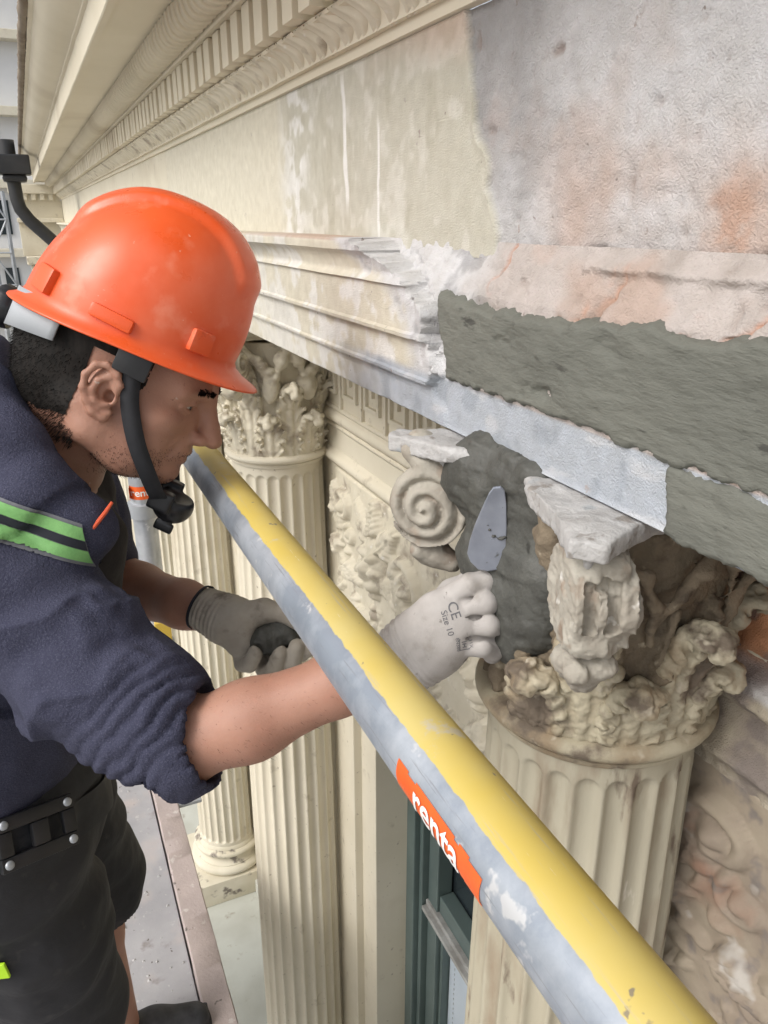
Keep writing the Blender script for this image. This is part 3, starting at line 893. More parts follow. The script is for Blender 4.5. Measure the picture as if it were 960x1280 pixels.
# carved relief panels
def relief():
    h = 0.0034
    ys, zz = np.arange(-0.44, 0.4401, h), np.arange(-1.105, -0.521, h)
    H = np.zeros((len(ys), len(zz)))
    def blob(y, z, wd, ht, asp=1.0, ang=0.0):
        m = wd * max(asp, 1) * 1.05
        i0, i1 = np.searchsorted(ys, [y - m, y + m]); j0, j1 = np.searchsorted(zz, [z - m, z + m])
        if i1 <= i0 or j1 <= j0: return
        yy, zq = ys[i0:i1, None] - y, zz[None, j0:j1] - z
        c, s = math.cos(ang), math.sin(ang)
        a, b = (yy * c + zq * s) / (wd * asp), (-yy * s + zq * c) / wd
        d = 1 - a * a - b * b
        H[i0:i1, j0:j1] = np.maximum(H[i0:i1, j0:j1], ht * np.sqrt(np.maximum(d, 0)))
    def curve(pts, w0, w1, ht):
        pts = np.array(pts)
        n = len(pts)
        for i, (y, z) in enumerate(pts):
            t = i / max(n - 1, 1)
            blob(y, z, lerp(w0, w1, t), ht * lerp(1, 0.8, t))
    def spiral(y, z, r, turns, w, ht, a0, sgn):
        th = np.linspace(0, turns * 2 * math.pi, int(60 * turns))
        rr = r * (1 - 0.82 * th / th[-1])
        curve(np.stack([y + sgn * rr * np.cos(a0 + th), z + rr * np.sin(a0 + th)], -1), w, w * 0.6, ht)
        blob(y, z, w * 1.5, ht * 1.3)
    def leaf(y, z, L, ang, wd, ht):
        c, s = math.cos(ang), math.sin(ang)
        for i in range(7):
            t = i / 6
            for sd in (-1, 1):
                a = ang + sd * (0.9 - 0.5 * t)
                r = wd * (1 - 0.55 * t)
                blob(y + c * L * t + math.cos(a) * r * 0.7, z + s * L * t + math.sin(a) * r * 0.7, r * 0.42, ht * (1 - 0.3 * t), 1.9, a)
        curve([(y + c * L * t, z + s * L * t) for t in np.linspace(0, 1, 14)], wd * 0.22, wd * 0.1, ht * 1.25)
    r2 = np.random.default_rng(3)
    for sg in (-1, 1):
        def B(y, z, *a): blob(sg * y, z, *a)
        # shell-like loop
        spiral(sg * 0.375, -0.60, 0.036, 1.3, 0.011, 0.020, 0.4, sg)
        spiral(sg * 0.34, -0.655, 0.024, 1.2, 0.008, 0.016, 2.4, -sg)
        leaf(sg * 0.40, -0.66, 0.08, math.pi / 2 * 1.1 if sg > 0 else math.pi / 2 * 0.9, 0.026, 0.014)
        # grotesque mask
        my, mz = sg * 0.205, -0.665
        blob(my, mz, 0.052, 0.030, 1.25, math.pi / 2)
        blob(my, mz - 0.012, 0.017, 0.052, 1.9, math.pi / 2)
        for s2 in (-1, 1):
            blob(my + s2 * 0.022, mz + 0.022, 0.014, 0.040, 1.4, s2 * 0.4)
            blob(my + s2 * 0.026, mz - 0.012, 0.017, 0.040)
            leaf(my + s2 * 0.035, mz + 0.04, 0.075, math.pi / 2 - s2 * 0.75, 0.028, 0.022)
            leaf(my + s2 * 0.045, mz - 0.02, 0.06, -math.pi / 2 + s2 * 1.0, 0.022, 0.018)
        blob(my, mz - 0.045, 0.022, 0.038, 1.3, 0)
        blob(my, mz - 0.07, 0.016, 0.026)
        leaf(my, mz + 0.065, 0.07, math.pi / 2, 0.024, 0.026)
        # leaf scrolls beside it
        spiral(sg * 0.065, -0.665, 0.062, 1.6, 0.012, 0.020, 0.2, sg)
        leaf(sg * 0.085, -0.72, 0.10, math.pi / 2 - sg * 0.4, 0.03, 0.019)
        spiral(sg * 0.02, -0.75, 0.035, 1.3, 0.009, 0.016, 3.0, -sg)
        # garlands of fruit and leaves
        for (ya, za, yb2, zb, sag) in ((0.37, -0.68, 0.21, -0.78, 0.10), (0.21, -0.78, 0.05, -0.80, 0.09), (0.41, -0.62, 0.385, -1.04, 0.0), (0.30, -0.82, 0.12, -0.98, 0.05), (0.36, -0.95, 0.02, -1.04, 0.03)):
            for t in np.linspace(0, 1, 18):
                y, z = lerp(ya, yb2, t), lerp(za, zb, t) - sag * 4 * t * (1 - t)
                for k in range(2):
                    B(y + r2.normal(0, 0.012), z + r2.normal(0, 0.010), r2.uniform(0.004, 0.009), r2.uniform(0.006, 0.016), r2.uniform(1.4, 2.6), r2.uniform(0, 3))
                if r2.uniform() < 0.30: leaf(sg * y, z, r2.uniform(0.04, 0.07), r2.uniform(0, 6.28), 0.022, 0.024)
        for (y, z) in ((0.30, -0.90), (0.20, -0.87), (0.09, -0.90), (0.25, -1.02), (0.12, -1.05)):
            spiral(sg * y, z, 0.03, 1.4, 0.009, 0.018, r2.uniform(0, 6), sg)
            for k in range(6):
                a = k * math.pi / 3
                B(y + 0.03 * math.cos(a), z + 0.03 * math.sin(a), 0.010, 0.017)
    Yg, Zg = np.meshgrid(ys, zz, indexing='ij')
    q3 = np.stack([Yg * 0, Yg, Zg], -1)
    X = 0.5785 - 0.85 * H * (1 + 0.35 * fbm(q3, 45, 3, 2)) - 0.0012 * fbm(q3, 60, 3, 8)
    X = np.where((np.abs(Yg) > 0.434) | (Zg > -0.526) | (Zg < -1.10), 0.590, X)
    return np.stack([X, Yg, Zg + ZC], -1).reshape(-1, 3), grid_faces(len(ys), len(zz))[:, ::-1]
V, F = relief()
rel_me = mk_mesh('relief_panel', V, F); rel_me.materials.append(MAT['carved'])
rel_me2 = rel_me.copy(); rel_me2.materials.clear(); rel_me2.materials.append(MAT['relief_aged'])
vv = np.zeros(len(rel_me2.vertices) * 3); rel_me2.vertices.foreach_get('co', vv); vv = vv.reshape(-1, 3)
vv[:, 0] = 0.5785 + (vv[:, 0] - 0.5785) * 0.95 + 0.003 * fbm(vv, 14, 4, 6) + 0.002 * fbm(vv, 60, 3, 7)
rel_me2.vertices.foreach_set('co', vv.ravel()); rel_me2.update()
for k, yc in enumerate(bays):
    o = link('relief_panel', rel_me2 if k == 0 else rel_me, None, fac)
    o.location = np.array([0, yc, 0]) - fw
    o.scale = (1, 1.26 if k == 0 else 1.05, 1)
    if k == 0: o['label'] = 'brown stained and eroded relief panel'
# stained stretch of wall beyond the damaged column
ys, zz = np.arange(-0.5, 0.50, 0.0035), np.arange(-0.53, -0.198, 0.003)
Yg, Zg = np.meshgrid(ys, zz, indexing='ij')
Y, Z = Yg.ravel(), Zg.ravel()
q3 = np.stack([Y * 0, Y, Z], -1)
n1, n2, n3 = fbm(q3, 9, 4, 5), fbm(q3, 36, 4, 6), fbm(q3, 120, 3, 7)
X = 0.577 - 0.030 * sstep(-0.424, -0.418, Z) * sstep(-0.384, -0.396, Z) - 0.012 * sstep(-0.44, -0.436, Z) * sstep(-0.418, -0.421, Z) - 0.016 * np.exp(-((Z + 0.500) / 0.012) ** 2) + 0.002 * n1 + 0.002 * n2 + 0.002 * n3
C = np.tile(np.array([0.42, 0.37, 0.29]), (len(Y), 1))
C = mixc(C, (0.30, 0.255, 0.21), sstep(-0.1, 0.4, n1 + 0.5 * n2))
C = mixc(C, (0.56, 0.27, 0.14), sstep(-0.40, -0.36, Z + 0.03 * n1) * sstep(-0.3, 0.2, n1 + 0.3))
C = mixc(C, (0.56, 0.56, 0.57), sstep(-0.384, -0.390, Z) * sstep(-0.41, -0.40, Z + 0.01 * n1) * 0.8)
C = mixc(C, (0.20, 0.17, 0.16), sstep(0.1, 0.45, n2 + 0.4 * n1) * 0.7)
part('stained_wall', np.stack([X, Y, Z + ZC], -1), grid_faces(len(ys), len(zz))[:, ::-1], MAT['plaster'], fac, col=C)

# windows under the panels: frame, sash, ledge, blind
def make_window(yc):
    z0, z1 = -2.80 + ZC, -1.117 + ZC
    wf = MB()
    for s in (-1, 1):
        wf.box((0.690, yc + s * 0.2885 - (0.045 if s > 0 else 0), z0), (0.76, yc + s * 0.2885 + (0 if s > 0 else 0.045), z1), 0.004)
    wf.box((0.6905, yc - 0.2435, z1 - 0.05), (0.7595, yc + 0.2435, z1), 0.004)
    fr = wf.build('window', MAT['green'], fac)
    for s in (-1, 1):
        a = yc + s * 0.2425
        MB().box((0.705, min(a, a - s * 0.018), z0), (0.755, max(a, a - s * 0.018), z1 - 0.052), 0.003).build('window_bead', MAT['green'], fr)
        b = a - s * 0.020
        MB().box((0.722, min(b, b - s * 0.05), z0), (0.765, max(b, b - s * 0.05), z1 - 0.052), 0.004).build('sash_stile', MAT['green'], fr)
        c = b - s * 0.052
        MB().box((0.735, min(c, c - s * 0.012), z0), (0.764, max(c, c - s * 0.012), -1.70 + ZC), 0.002).build('sash_bead', MAT['green'], fr)
    MB().box((0.704, yc - 0.222, -1.685 + ZC), (0.765, yc + 0.222, -1.672 + ZC), 0.002).box((0.716, yc - 0.222, -1.6715 + ZC), (0.766, yc + 0.222, -1.655 + ZC), 0.002).build('metal_ledge', MAT['alu'], fr)
    MB().box((0.728, yc - 0.17, -1.6545 + ZC), (0.767, yc + 0.17, -1.600 + ZC), 0.003).build('meeting_rail', MAT['green'], fr)
    MB().box((0.770, yc - 0.24, z0), (0.774, yc + 0.24, z1)).build('pane', MAT['glass'], fr)
    bl = MB()
    bl.box((0.757, yc - 0.155, z0), (0.760, yc + 0.155, -1.69 + ZC))
    b = bl.build('blind', MAT['blind'], fr)
    for s in (-1, 1):
        st = MB()
        for i in range(60):
            st.box((0.7555, yc + s * 0.128 - 0.0012, -1.70 + ZC - i * 0.018), (0.7568, yc + s * 0.128 + 0.0012, -1.692 + ZC - i * 0.018 - 0.002))
        st.build('blind_stitching', MAT['grey_plastic'], b)
    return fr
for yc in bays[1:4]:
    make_window(yc)
MB().box((0.29, -1.3, -3.2 + ZC), (0.95, YEND, -2.871 + ZC), 0.004).build('ledge', MAT['ledge'], fac)
MB().box((0.55, 0.0, -2.8705 + ZC), (0.70, YEND, -2.80 + ZC), 0.006).build('window_sill', MAT['ledge'], fac)
MB().box((0.36, -1.3, -8.6 + ZC), (0.95, YEND, -3.201 + ZC)).build('lower_wall', MAT['cream'], fac)

# ------------------------------------------------------------------ columns
def shaft_mesh(mat, rough=0.0):
    nf, sub = 24, 12
    nt_ = nf * sub
    zt, zb = -0.515, -2.62
    zr = np.concatenate([np.linspace(zt, zt - 0.06, 30), np.linspace(zt - 0.07, zb + 0.07, 60), np.linspace(zb + 0.06, zb, 26)])
    th = np.arange(nt_) / nt_ * 2 * math.pi
    u = ((np.arange(nt_) % sub) + 0.5) / sub * 2 - 1
    rad = np.interp(zr, [-2.62, -1.4, -0.515], [0.127, 0.120, 0.1065])
    wd = 0.80
    pitch_m = 2 * math.pi * rad / nf / 2
    V = np.zeros((len(zr), nt_, 3))
    for i, z in enumerate(zr):
        # rounded flute ends, 22 mm below the neck and above the foot
        dt = (zt - 0.022) - z
        db = z - (zb + 0.022)
        e = min(dt, db)
        rr = wd * pitch_m[i]
        x = np.abs(u) * pitch_m[i]
        if e < rr:
            x = np.sqrt(x ** 2 + (rr - e) ** 2)
        dep = 0.62 * np.sqrt(np.maximum(rr * rr - x * x, 0))
        r = rad[i] - dep
        V[i, :, 0] = r * np.cos(th); V[i, :, 1] = r * np.sin(th); V[i, :, 2] = z + ZC
    V = V.reshape(-1, 3)
    if rough:
        nrm = V * [1, 1, 0] / 0.11
        V = V + nrm * (rough * (fbm(V, 30, 4, 3) + 0.6 * fbm(V, 110, 3, 4)))[:, None]
    i, j = np.meshgrid(np.arange(len(zr) - 1), np.arange(nt_), indexing='ij')
    j2 = (j + 1) % nt_
    F = np.stack([i * nt_ + j, (i + 1) * nt_ + j, (i + 1) * nt_ + j2, i * nt_ + j2], -1).reshape(-1, 4)
    me = mk_mesh('shaft', V, F); me.materials.append(mat)
    return me

def bell_mesh(mat, rough, hole=False):
    sr = 0.5 if hole else 0.78
    f = Field((-0.19, -0.19, -0.012), (0.19, 0.19, 0.285), 0.0035)
    def bell(x, y, z):
        r = 0.101 + 0.024 * np.clip(z / 0.25, 0, 1) ** 2
        return np.maximum(np.sqrt(x * x + y * y) - r, np.maximum(-z, z - 0.262))
    f.func(bell, (-0.19, -0.19, -0.01), (0.19, 0.19, 0.28), 0.004)
    for k in range(16):          # stalks and inner ribs
        a = 2 * math.pi * (k + 0.5) / 16
        ca, sa = math.cos(a), math.sin(a)
        f.chain([(0.106 * ca, 0.106 * sa, 0.0), (0.110 * ca, 0.110 * sa, 0.10), (0.119 * ca, 0.119 * sa, 0.175)], [0.007, 0.008, 0.005], 0.006)
    for k in range(8):
        a = math.pi / 4 * (k // 2) * 2 + math.pi / 4 + (1 if k % 2 else -1) * 0.20
        a1 = math.pi / 4 + math.pi / 2 * (k // 2)
        if hole and (k // 2, k % 2) in ((1, 1), (2, 0)): continue
        p = lambda r, an, z: (r * math.cos(an), r * math.sin(an), z)
        s = 1 if k % 2 else -1
        f.chain([p(0.118, a1 + s * 0.42, 0.14), p(0.128, a1 + s * 0.40, 0.185), p(0.14, a1 + s * 0.28, 0.225), p(0.165, a1 + s * 0.10, 0.25)], [0.010 * sr, 0.011 * sr, 0.012 * sr, 0.014 * sr], 0.006)
        f.chain([p(0.122, a1 + s * 0.46, 0.17), p(0.130, a1 + s * 0.62, 0.215), p(0.134, a1 + s * 0.70, 0.235)], [0.009 * sr, 0.010 * sr, 0.012 * sr], 0.006)
        f.ell(p(0.134, a1 + s * 0.66, 0.225), 0.018 * sr, 0.006)
        if not hole:         # leaf sheaths and curled helices filling the upper bell
            f.ell(p(0.124, a1 + s * 0.44, 0.165), (0.018, 0.018, 0.030), 0.008)
            for q_ in range(4):
                f.ell(p(0.130 + 0.004 * q_, a1 + s * (0.52 - 0.09 * q_), 0.190 + 0.013 * q_), (0.013, 0.013, 0.010), 0.004)
            f.chain([p(0.133, a1 + s * (0.66 + 0.10 * math.cos(w_)), 0.226 + 0.014 * math.sin(w_)) for w_ in np.linspace(0, 5.2, 9)], 0.0055, 0.003)
    for k in range(4):            # flower on each face
        if hole and k == 2: continue
        a = math.pi / 2 * k
        for j in range(6):
            b = j * math.pi / 3
            c = np.array([0.135 * math.cos(a), 0.135 * math.sin(a), 0.262]) + 0.016 * math.cos(b) * np.array([-math.sin(a), math.cos(a), 0]) + np.array([0, 0, 0.016 * math.sin(b)])
            f.ell(c, 0.010, 0.004)
    if hole:
        f.ell((-0.15, 0.02, 0.20), (0.055, 0.075, 0.07), 0.02, mode='-')
        f.ell((-0.16, -0.02, 0.13), (0.04, 0.04, 0.05), 0.02, mode='-')
        f.ell((-0.15, 0.03, 0.25), (0.06, 0.085, 0.05), 0.01, mode='-')
    V, F = f.mesh(1)
    N = normals(V, F)
    V = V + N * (rough * (fbm(V, 38, 4, 3) + 0.5 * fbm(V, 120, 3, 5)))[:, None]
    V[:, 2] += -0.5 + ZC
    me = mk_mesh('capital', V, F); me.materials.append(mat)
    return me

def abacus_mesh(mat, rough, broken=False):
    f = Field((-0.22, -0.22, 0.245), (0.22, 0.22, 0.305), 0.003)
    def ab(off, z0, z1):
        def fn(x, y, z):
            Rr, cc = 0.301, 0.430 + off
            dx = np.maximum(np.maximum(Rr - np.sqrt((x - cc) ** 2 + y * y), Rr - np.sqrt((x + cc) ** 2 + y * y)),
                            np.maximum(Rr - np.sqrt((y - cc) ** 2 + x * x), Rr - np.sqrt((y + cc) ** 2 + x * x)))
            dd = (np.abs(x) + np.abs(y) - 0.318 - off * 1.2) * 0.707
            bb = np.maximum(np.abs(x), np.abs(y)) - 0.176 - off
            return np.maximum(np.maximum(np.maximum(dx, dd), bb), np.maximum(z0 - z, z - z1))
        return fn
    f.func(ab(0.0, 0.2795, 0.2965), (-0.22, -0.22, 0.245), (0.22, 0.22, 0.31), 0.002)
    f.func(ab(-0.016, 0.268, 0.281), (-0.22, -0.22, 0.245), (0.22, 0.22, 0.31), 0.003)
    if broken:
        f.ell((-0.165, 0.015, 0.28), (0.055, 0.07, 0.05), 0.012, mode='-')
        f.ell((-0.185, -0.115, 0.30), (0.03, 0.05, 0.011), 0.006, mode='-')
        f.ell((-0.20, -0.075, 0.28), (0.03, 0.03, 0.04), 0.01, mode='-')
    V, F = f.mesh(1)
    N = normals(V, F)
    V = V + N * (rough * (fbm(V, 30, 4, 6) + 0.6 * fbm(V, 110, 3, 7)))[:, None]
    V[:, 2] += -0.5 + ZC
    me = mk_mesh('abacus', V, F); me.materials.append(mat)
    return me

def volute_mesh(mat, rough, worn=0.0):
    st = 0.72 if worn else 1.0
    # wheel in the diagonal plane: local +x outward along the diagonal, y across, z up, hub at origin
    f = Field((-0.075, -0.04, -0.075), (0.06, 0.04, 0.075), 0.0018)
    def wheel(x, y, z):
        rr = np.sqrt(x * x + z * z)
        ph = np.arctan2(z, -x)
        sp = rr / 0.0165 + ph / (2 * math.pi)
        tri = np.abs(sp - np.floor(sp) - 0.5) * 2            # 0 on the crest of the band
        hgt = 0.0185 + 0.013 * np.clip(1 - rr / 0.048, 0, 1) + 0.0095 * (1 - tri ** 2) - 0.004
        tread = 0.043 - 0.0065 * np.exp(-(y / 0.0065) ** 4) - 0.003 * np.exp(-((np.abs(y) - 0.0155) / 0.003) ** 2)
        return np.maximum(rr - tread, (np.abs(y) - hgt) * 0.75)
    f.func(wheel, (-0.06, -0.04, -0.06), (0.06, 0.04, 0.06), 0.002)
    f.ell((0, 0, 0), (0.009, 0.034, 0.009), 0.003)
    # strap rising to the corner of the slab, leaf bud underneath
    f.chain([(-0.02, 0, 0.034), (0.0, 0, 0.046 * st), (0.014, 0, 0.058 * st)], [0.014 * st, 0.016 * st, 0.018 * st], 0.01)
    for s in (-1, 1):
        f.chain([(-0.02, s * 0.012, 0.034), (0.004, s * 0.016, 0.044 * st), (0.02, s * 0.014, 0.056 * st)], [0.010, 0.010, 0.009], 0.006)
    f.chain([(0.006, 0, -0.042), (0.0, 0, -0.056), (-0.022, 0, -0.066)], [0.017, 0.015, 0.012], 0.012)
    f.ell((0.010, 0.012, -0.053), 0.010, 0.006); f.ell((0.010, -0.012, -0.053), 0.010, 0.006)
    if worn:
        f.box((0.043, 0.001, 0.016), (0.008, 0.0052, 0.020), None, 0.001, 0.002, '-')
        f.func(lambda x, y, z: np.maximum(np.abs(np.sqrt(x * x + z * z) - 0.0165) - 0.0045, np.abs(y - 0.027) - 0.007), (-0.03, 0.015, -0.03), (0.03, 0.036, 0.03), 0.002)
        f.ell((0.035, 0.0, -0.055), (0.02, 0.03, 0.012), 0.008, mode='-')
    V, F = f.mesh(1)
    N = normals(V, F)
    V = V + N * (rough * (fbm(V, 50, 4, 8) + 0.5 * fbm(V, 160, 3, 9)))[:, None]
    me = mk_mesh('volute', V, F); me.materials.append(mat)
    return me

def volute_worn_mesh(mat, rough):
    # battered corner scroll: flat channelled face outward, the eye of the scroll left on one cheek
    f = Field((-0.07, -0.045, -0.085), (0.06, 0.045, 0.07), 0.0016)
    f.func(lambda x, y, z: np.maximum(np.sqrt((x + 0.004) ** 2 + z * z) - 0.040, np.abs(y) - 0.0205), (-0.06, -0.04, -0.06), (0.06, 0.04, 0.06), 0.002)
    f.box((0.006, 0.0, 0.004), (0.027, 0.0215, 0.044), None, 0.013, 0.004)
    for y in (-0.0085, 0.0085):
        f.box((0.037, y, 0.006), (0.011, 0.0048, 0.021), None, 0.002, 0.0015, '-')
    f.box((0.036, 0.0, 0.024), (0.012, 0.004, 0.006), None, 0.001, 0.0015, '-')
    f.func(lambda x, y, z: np.maximum(np.abs(np.sqrt((x - 0.004) ** 2 + (z + 0.004) ** 2) - 0.0185) - 0.0048, np.abs(y - 0.025) - 0.008), (-0.03, 0.012, -0.035), (0.035, 0.038, 0.03), 0.003)
    f.ell((0.004, 0.024, -0.004), (0.007, 0.007, 0.009), 0.003)
    f.func(lambda x, y, z: np.maximum(np.abs(np.sqrt((x + 0.002) ** 2 + z ** 2) - 0.036) - 0.0042, np.abs(y - 0.020) - 0.006), (-0.05, 0.008, -0.05), (0.05, 0.034, 0.05), 0.003)
    f.ell((-0.002, 0.0, -0.058), (0.024, 0.023, 0.016), 0.008)
    for (x, y, z, r) in ((0.016, 0.012, -0.052, 0.011), (0.018, -0.010, -0.056, 0.010), (0.004, 0.0, -0.070, 0.012)):
        f.ell((x, y, z), r, 0.004)
    f.ell((0.036, 0.020, -0.030), (0.012, 0.012, 0.016), 0.004, mode='-')
    f.ell((0.034, -0.022, 0.038), (0.010, 0.008, 0.014), 0.004, mode='-')
    V, F = f.mesh(1)
    N = normals(V, F)
    V = V + N * (rough * (0.8 * fbm(V, 60, 4, 8) + 0.8 * fbm(V, 190, 3, 9) - 0.8 * np.clip(fbm(V, 90, 3, 4), 0.1, 1)))[:, None]
    me = mk_mesh('volute', V, F); me.materials.append(mat)
    return me

def acanthus_mesh(mat, ht, rtip, rough, h=0.0026, seed=1, kb=0.004, lob=1.0):
    # leaf growing up the bell at angle 0 (towards +x), tip rolling outward
    f = Field((0.085, -0.06, -0.012), (0.20, 0.06, ht + 0.03), h)
    r0 = 0.106
    sp = [(r0, 0.0), (r0 + 0.003, ht * 0.35), (r0 + 0.008, ht * 0.65), (r0 + 0.016, ht * 0.86), (rtip - 0.012, ht), (rtip, ht - 0.004), (rtip + 0.004, ht - 0.016), (rtip - 0.004, ht - 0.024)]
    f.chain([(r, 0, z) for r, z in sp], [0.007, 0.007, 0.007, 0.008, 0.009, 0.009, 0.008, 0.005], 0.005)
    f.ell((r0 + 0.002, 0, ht * 0.42), (0.0075, 0.031, ht * 0.47), 0.006)
    f.ell((r0 + 0.016, 0, ht * 0.86), (0.012, 0.026, ht * 0.16), 0.006)
    for s in (-1, 1):
        f.chain([(r0 - 0.001, s * 0.013, 0), (r0 + 0.002, s * 0.016, ht * 0.5), (r0 + 0.010, s * 0.017, ht * 0.8), (rtip - 0.018, s * 0.014, ht * 0.95)], [0.006, 0.007, 0.007, 0.006], 0.003)
        for t, wd, rr in ((0.22, 0.027, 0.0095), (0.45, 0.031, 0.011), (0.66, 0.030, 0.011), (0.84, 0.024, 0.010)):
            rb = np.interp(t * ht, [p[1] for p in sp[:5]], [p[0] for p in sp[:5]])
            f.chain([(rb - 0.002, s * 0.010, ht * (t - 0.15)), (rb + 0.002, s * wd * 0.8, ht * t), (rb + 0.010 * lob, s * wd * (0.6 + 0.4 * lob), ht * (t + 0.02))], [0.004, 0.0055, rr * 0.45], kb)
            f.chain([(rb + 0.008, s * 0.006, ht * (t - 0.10)), (rb + 0.008, s * wd * 1.1, ht * (t + 0.10))], 0.0028, 0.003, '-')
        f.chain([(r0 + 0.010, s * 0.0085, 0.01), (r0 + 0.013, s * 0.010, ht * 0.6), (rtip - 0.010, s * 0.008, ht * 1.02)], 0.0026, 0.003, '-')
        f.ell((rtip - 0.007, s * 0.013, ht - 0.007), (0.012, 0.008, 0.007), 0.004)
        f.chain([(rtip - 0.02, s * 0.007, ht + 0.008), (rtip + 0.004, s * 0.0075, ht + 0.004), (rtip + 0.010, s * 0.007, ht - 0.012)], 0.0022, 0.002, '-')
        f.ell((rtip + 0.002, s * 0.006, ht - 0.018), (0.008, 0.006, 0.009), 0.003)
    V, F = f.mesh(1)
    N = normals(V, F)
    V = V + N * (rough * (0.7 * fbm(V, 70, 4, seed) + 0.7 * fbm(V, 190, 3, seed + 3) - 0.8 * np.clip(fbm(V, 110, 3, seed + 6), 0, 1)))[:, None]
    V[:, 2] += -0.5 + ZC
    me = mk_mesh('acanthus_leaf', V, F); me.materials.append(mat)
    return me

ring_prof = [(0.100, -0.520), (0.110, -0.519), (0.113, -0.515), (0.113, -0.511), (0.117, -0.509)] + [(0.1105 + 0.0125 * math.cos(t), -0.499 + 0.0095 * math.sin(t)) for t in np.linspace(-1.2, 1.5, 9)] + [(0.10, -0.489)]
base_prof = [(0.127, -2.615), (0.134, -2.622), (0.136, -2.632), (0.142, -2.634)] + [(0.140 + 0.0135 * math.cos(t), -2.648 + 0.0135 * math.sin(t)) for t in np.linspace(1.4, -1.4, 8)] + \
    [(0.141, -2.664), (0.137, -2.672), (0.136, -2.684), (0.142, -2.696), (0.150, -2.700), (0.150, -2.705)] + [(0.150 + 0.021 * math.cos(t), -2.728 + 0.021 * math.sin(t)) for t in np.linspace(1.4, -1.5, 9)] + [(0.12, -2.751)]

def make_column(name, label, yc, mats, rough, damaged=False, meshes=None):
    t = thing(name, label, 'column', (COLX, yc, -1.27), 'engaged columns along the facade')
    z0 = 1.27
    def put(nm, me, par, loc=(0, 0, 0), rz=0):
        o = link(nm, me, None, par)
        o.location = loc; o.rotation_euler = (0, 0, rz)
        return o
    up = 0.045 if damaged else 0.0            # the damaged column's neck sits a little higher
    sq = (0.30 - up) / 0.30
    put('shaft', meshes['shaft'], t, (0, 0, z0 + up))
    def lm(nm, prof, mat):
        b = MB().lathe([(r, z + ZC) for r, z in prof])
        m = mk_mesh(nm, b.V, b.F); m.set_sharp_from_angle(angle=R(40)); m.materials.append(mat); return m
    for nm, pr, mt in (('neck_ring', ring_prof, mats['ring']), ('base', base_prof, mats['base'])):
        if nm not in meshes: meshes[nm] = lm(nm, pr, mt)
        put(nm, meshes[nm], t, (0, 0, z0 + (up if nm == 'neck_ring' else 0)))
    if 'plinth' not in meshes:
        b = MB().box((-0.175, -0.175, -2.8705 + ZC), (0.10, 0.175, -2.7505 + ZC), 0.004)
        meshes['plinth'] = piece('plinth', b.V, b.F, mats['base'], None)
    put('plinth', meshes['plinth'], t, (0, 0, z0))
    cap = put('capital', meshes['bell'], t, (0, 0, z0))
    put('abacus', meshes['abacus'], cap)
    ztop = -0.2 + ZC
    if damaged:
        vv = np.zeros(len(meshes['bell'].vertices) * 3); meshes['bell'].vertices.foreach_get('co', vv); vv = vv.reshape(-1, 3)
        vv[:, 2] = ztop + (vv[:, 2] - ztop) * sq
        meshes['bell'].vertices.foreach_set('co', vv.ravel()); meshes['bell'].update()
    for k in range(4):
        a = math.pi / 4 + math.pi / 2 * k
        me = meshes['volute']
        if damaged and k == 2: me = meshes['volute_worn']
        wn = damaged and k == 2
        vo = put('volute', me, cap, ((0.176 if wn else 0.180) * math.cos(a), (0.176 if wn else 0.180) * math.sin(a), (0.232 if wn else 0.226) - 0.5 + ZC), a + (R(24) if wn else 0))
    for k in range(8):
        if damaged and k == 3: continue
        put('acanthus_leaf', meshes['leaf_low'][k % len(meshes['leaf_low'])], cap, (0, 0, ztop * (1 - sq)), math.pi / 4 * k + math.pi / 8).scale.z = sq
        if damaged and k in (3, 4): continue      # broken away where the mortar goes
        put('acanthus_leaf', meshes['leaf_high'][k % len(meshes['leaf_high'])], cap, (0, 0, ztop * (1 - sq)), math.pi / 4 * k).scale.z = sq
    if 'leaf_corner' in meshes:
        for k in range(4):
            put('acanthus_leaf', meshes['leaf_corner'], cap, (0, 0, 0), math.pi / 4 + math.pi / 2 * k)
    return t

cm = dict(leaf_corner=acanthus_mesh(MAT['carved'], 0.215, 0.152, 0.0018, seed=8), shaft=shaft_mesh(MAT['cream']), bell=bell_mesh(MAT['carved'], 0.0034), abacus=abacus_mesh(MAT['carved'], 0.0012),
          volute=volute_mesh(MAT['carved'], 0.0012), leaf_low=[acanthus_mesh(MAT['carved'], 0.105, 0.146, 0.0018, seed=1)],
          leaf_high=[acanthus_mesh(MAT['carved'], 0.172, 0.160, 0.0018, seed=5)])
am = dict(shaft=shaft_mesh(MAT['aged_shaft'], 0.0007), bell=bell_mesh(MAT['rubble'], 0.007, True), abacus=abacus_mesh(MAT['white_slab'], 0.003, True),
          volute=volute_mesh(MAT['volute_stone'], 0.0022), volute_worn=volute_worn_mesh(MAT['volute_stone'], 0.0028),
          leaf_low=[acanthus_mesh(MAT['aged'], 0.092, 0.133, 0.0030, 0.0018, seed=s, kb=0.009, lob=0.3) for s in (2, 7)],
          leaf_high=[acanthus_mesh(MAT['aged'], 0.158, 0.148, 0.0032, 0.0018, seed=s, kb=0.009, lob=0.3) for s in (3, 9)])
mats_c = dict(ring=MAT['cream'], base=MAT['base'])
mats_a = dict(ring=MAT['aged'], base=MAT['base'])
colA = make_column('engaged_column', 'stained fluted column with broken capital under the trowel', COL0, mats_a, 0.004, True, am)
labs = ['cream fluted column with intact leafy capital, next to the damaged one',
        'cream fluted column standing on its dirty moulded base beside the deck',
        'cream fluted column behind the scaffold post, third along from the damaged one',
        'cream fluted column, fourth along from the damaged one',
        'cream fluted column, fifth along from the damaged one',
        'cream fluted column, last before the downpipe']
for k in range(1, 7):
    make_column('engaged_column', labs[k - 1], COL0 + PITCHY * k, mats_c, 0.001, False, cm)

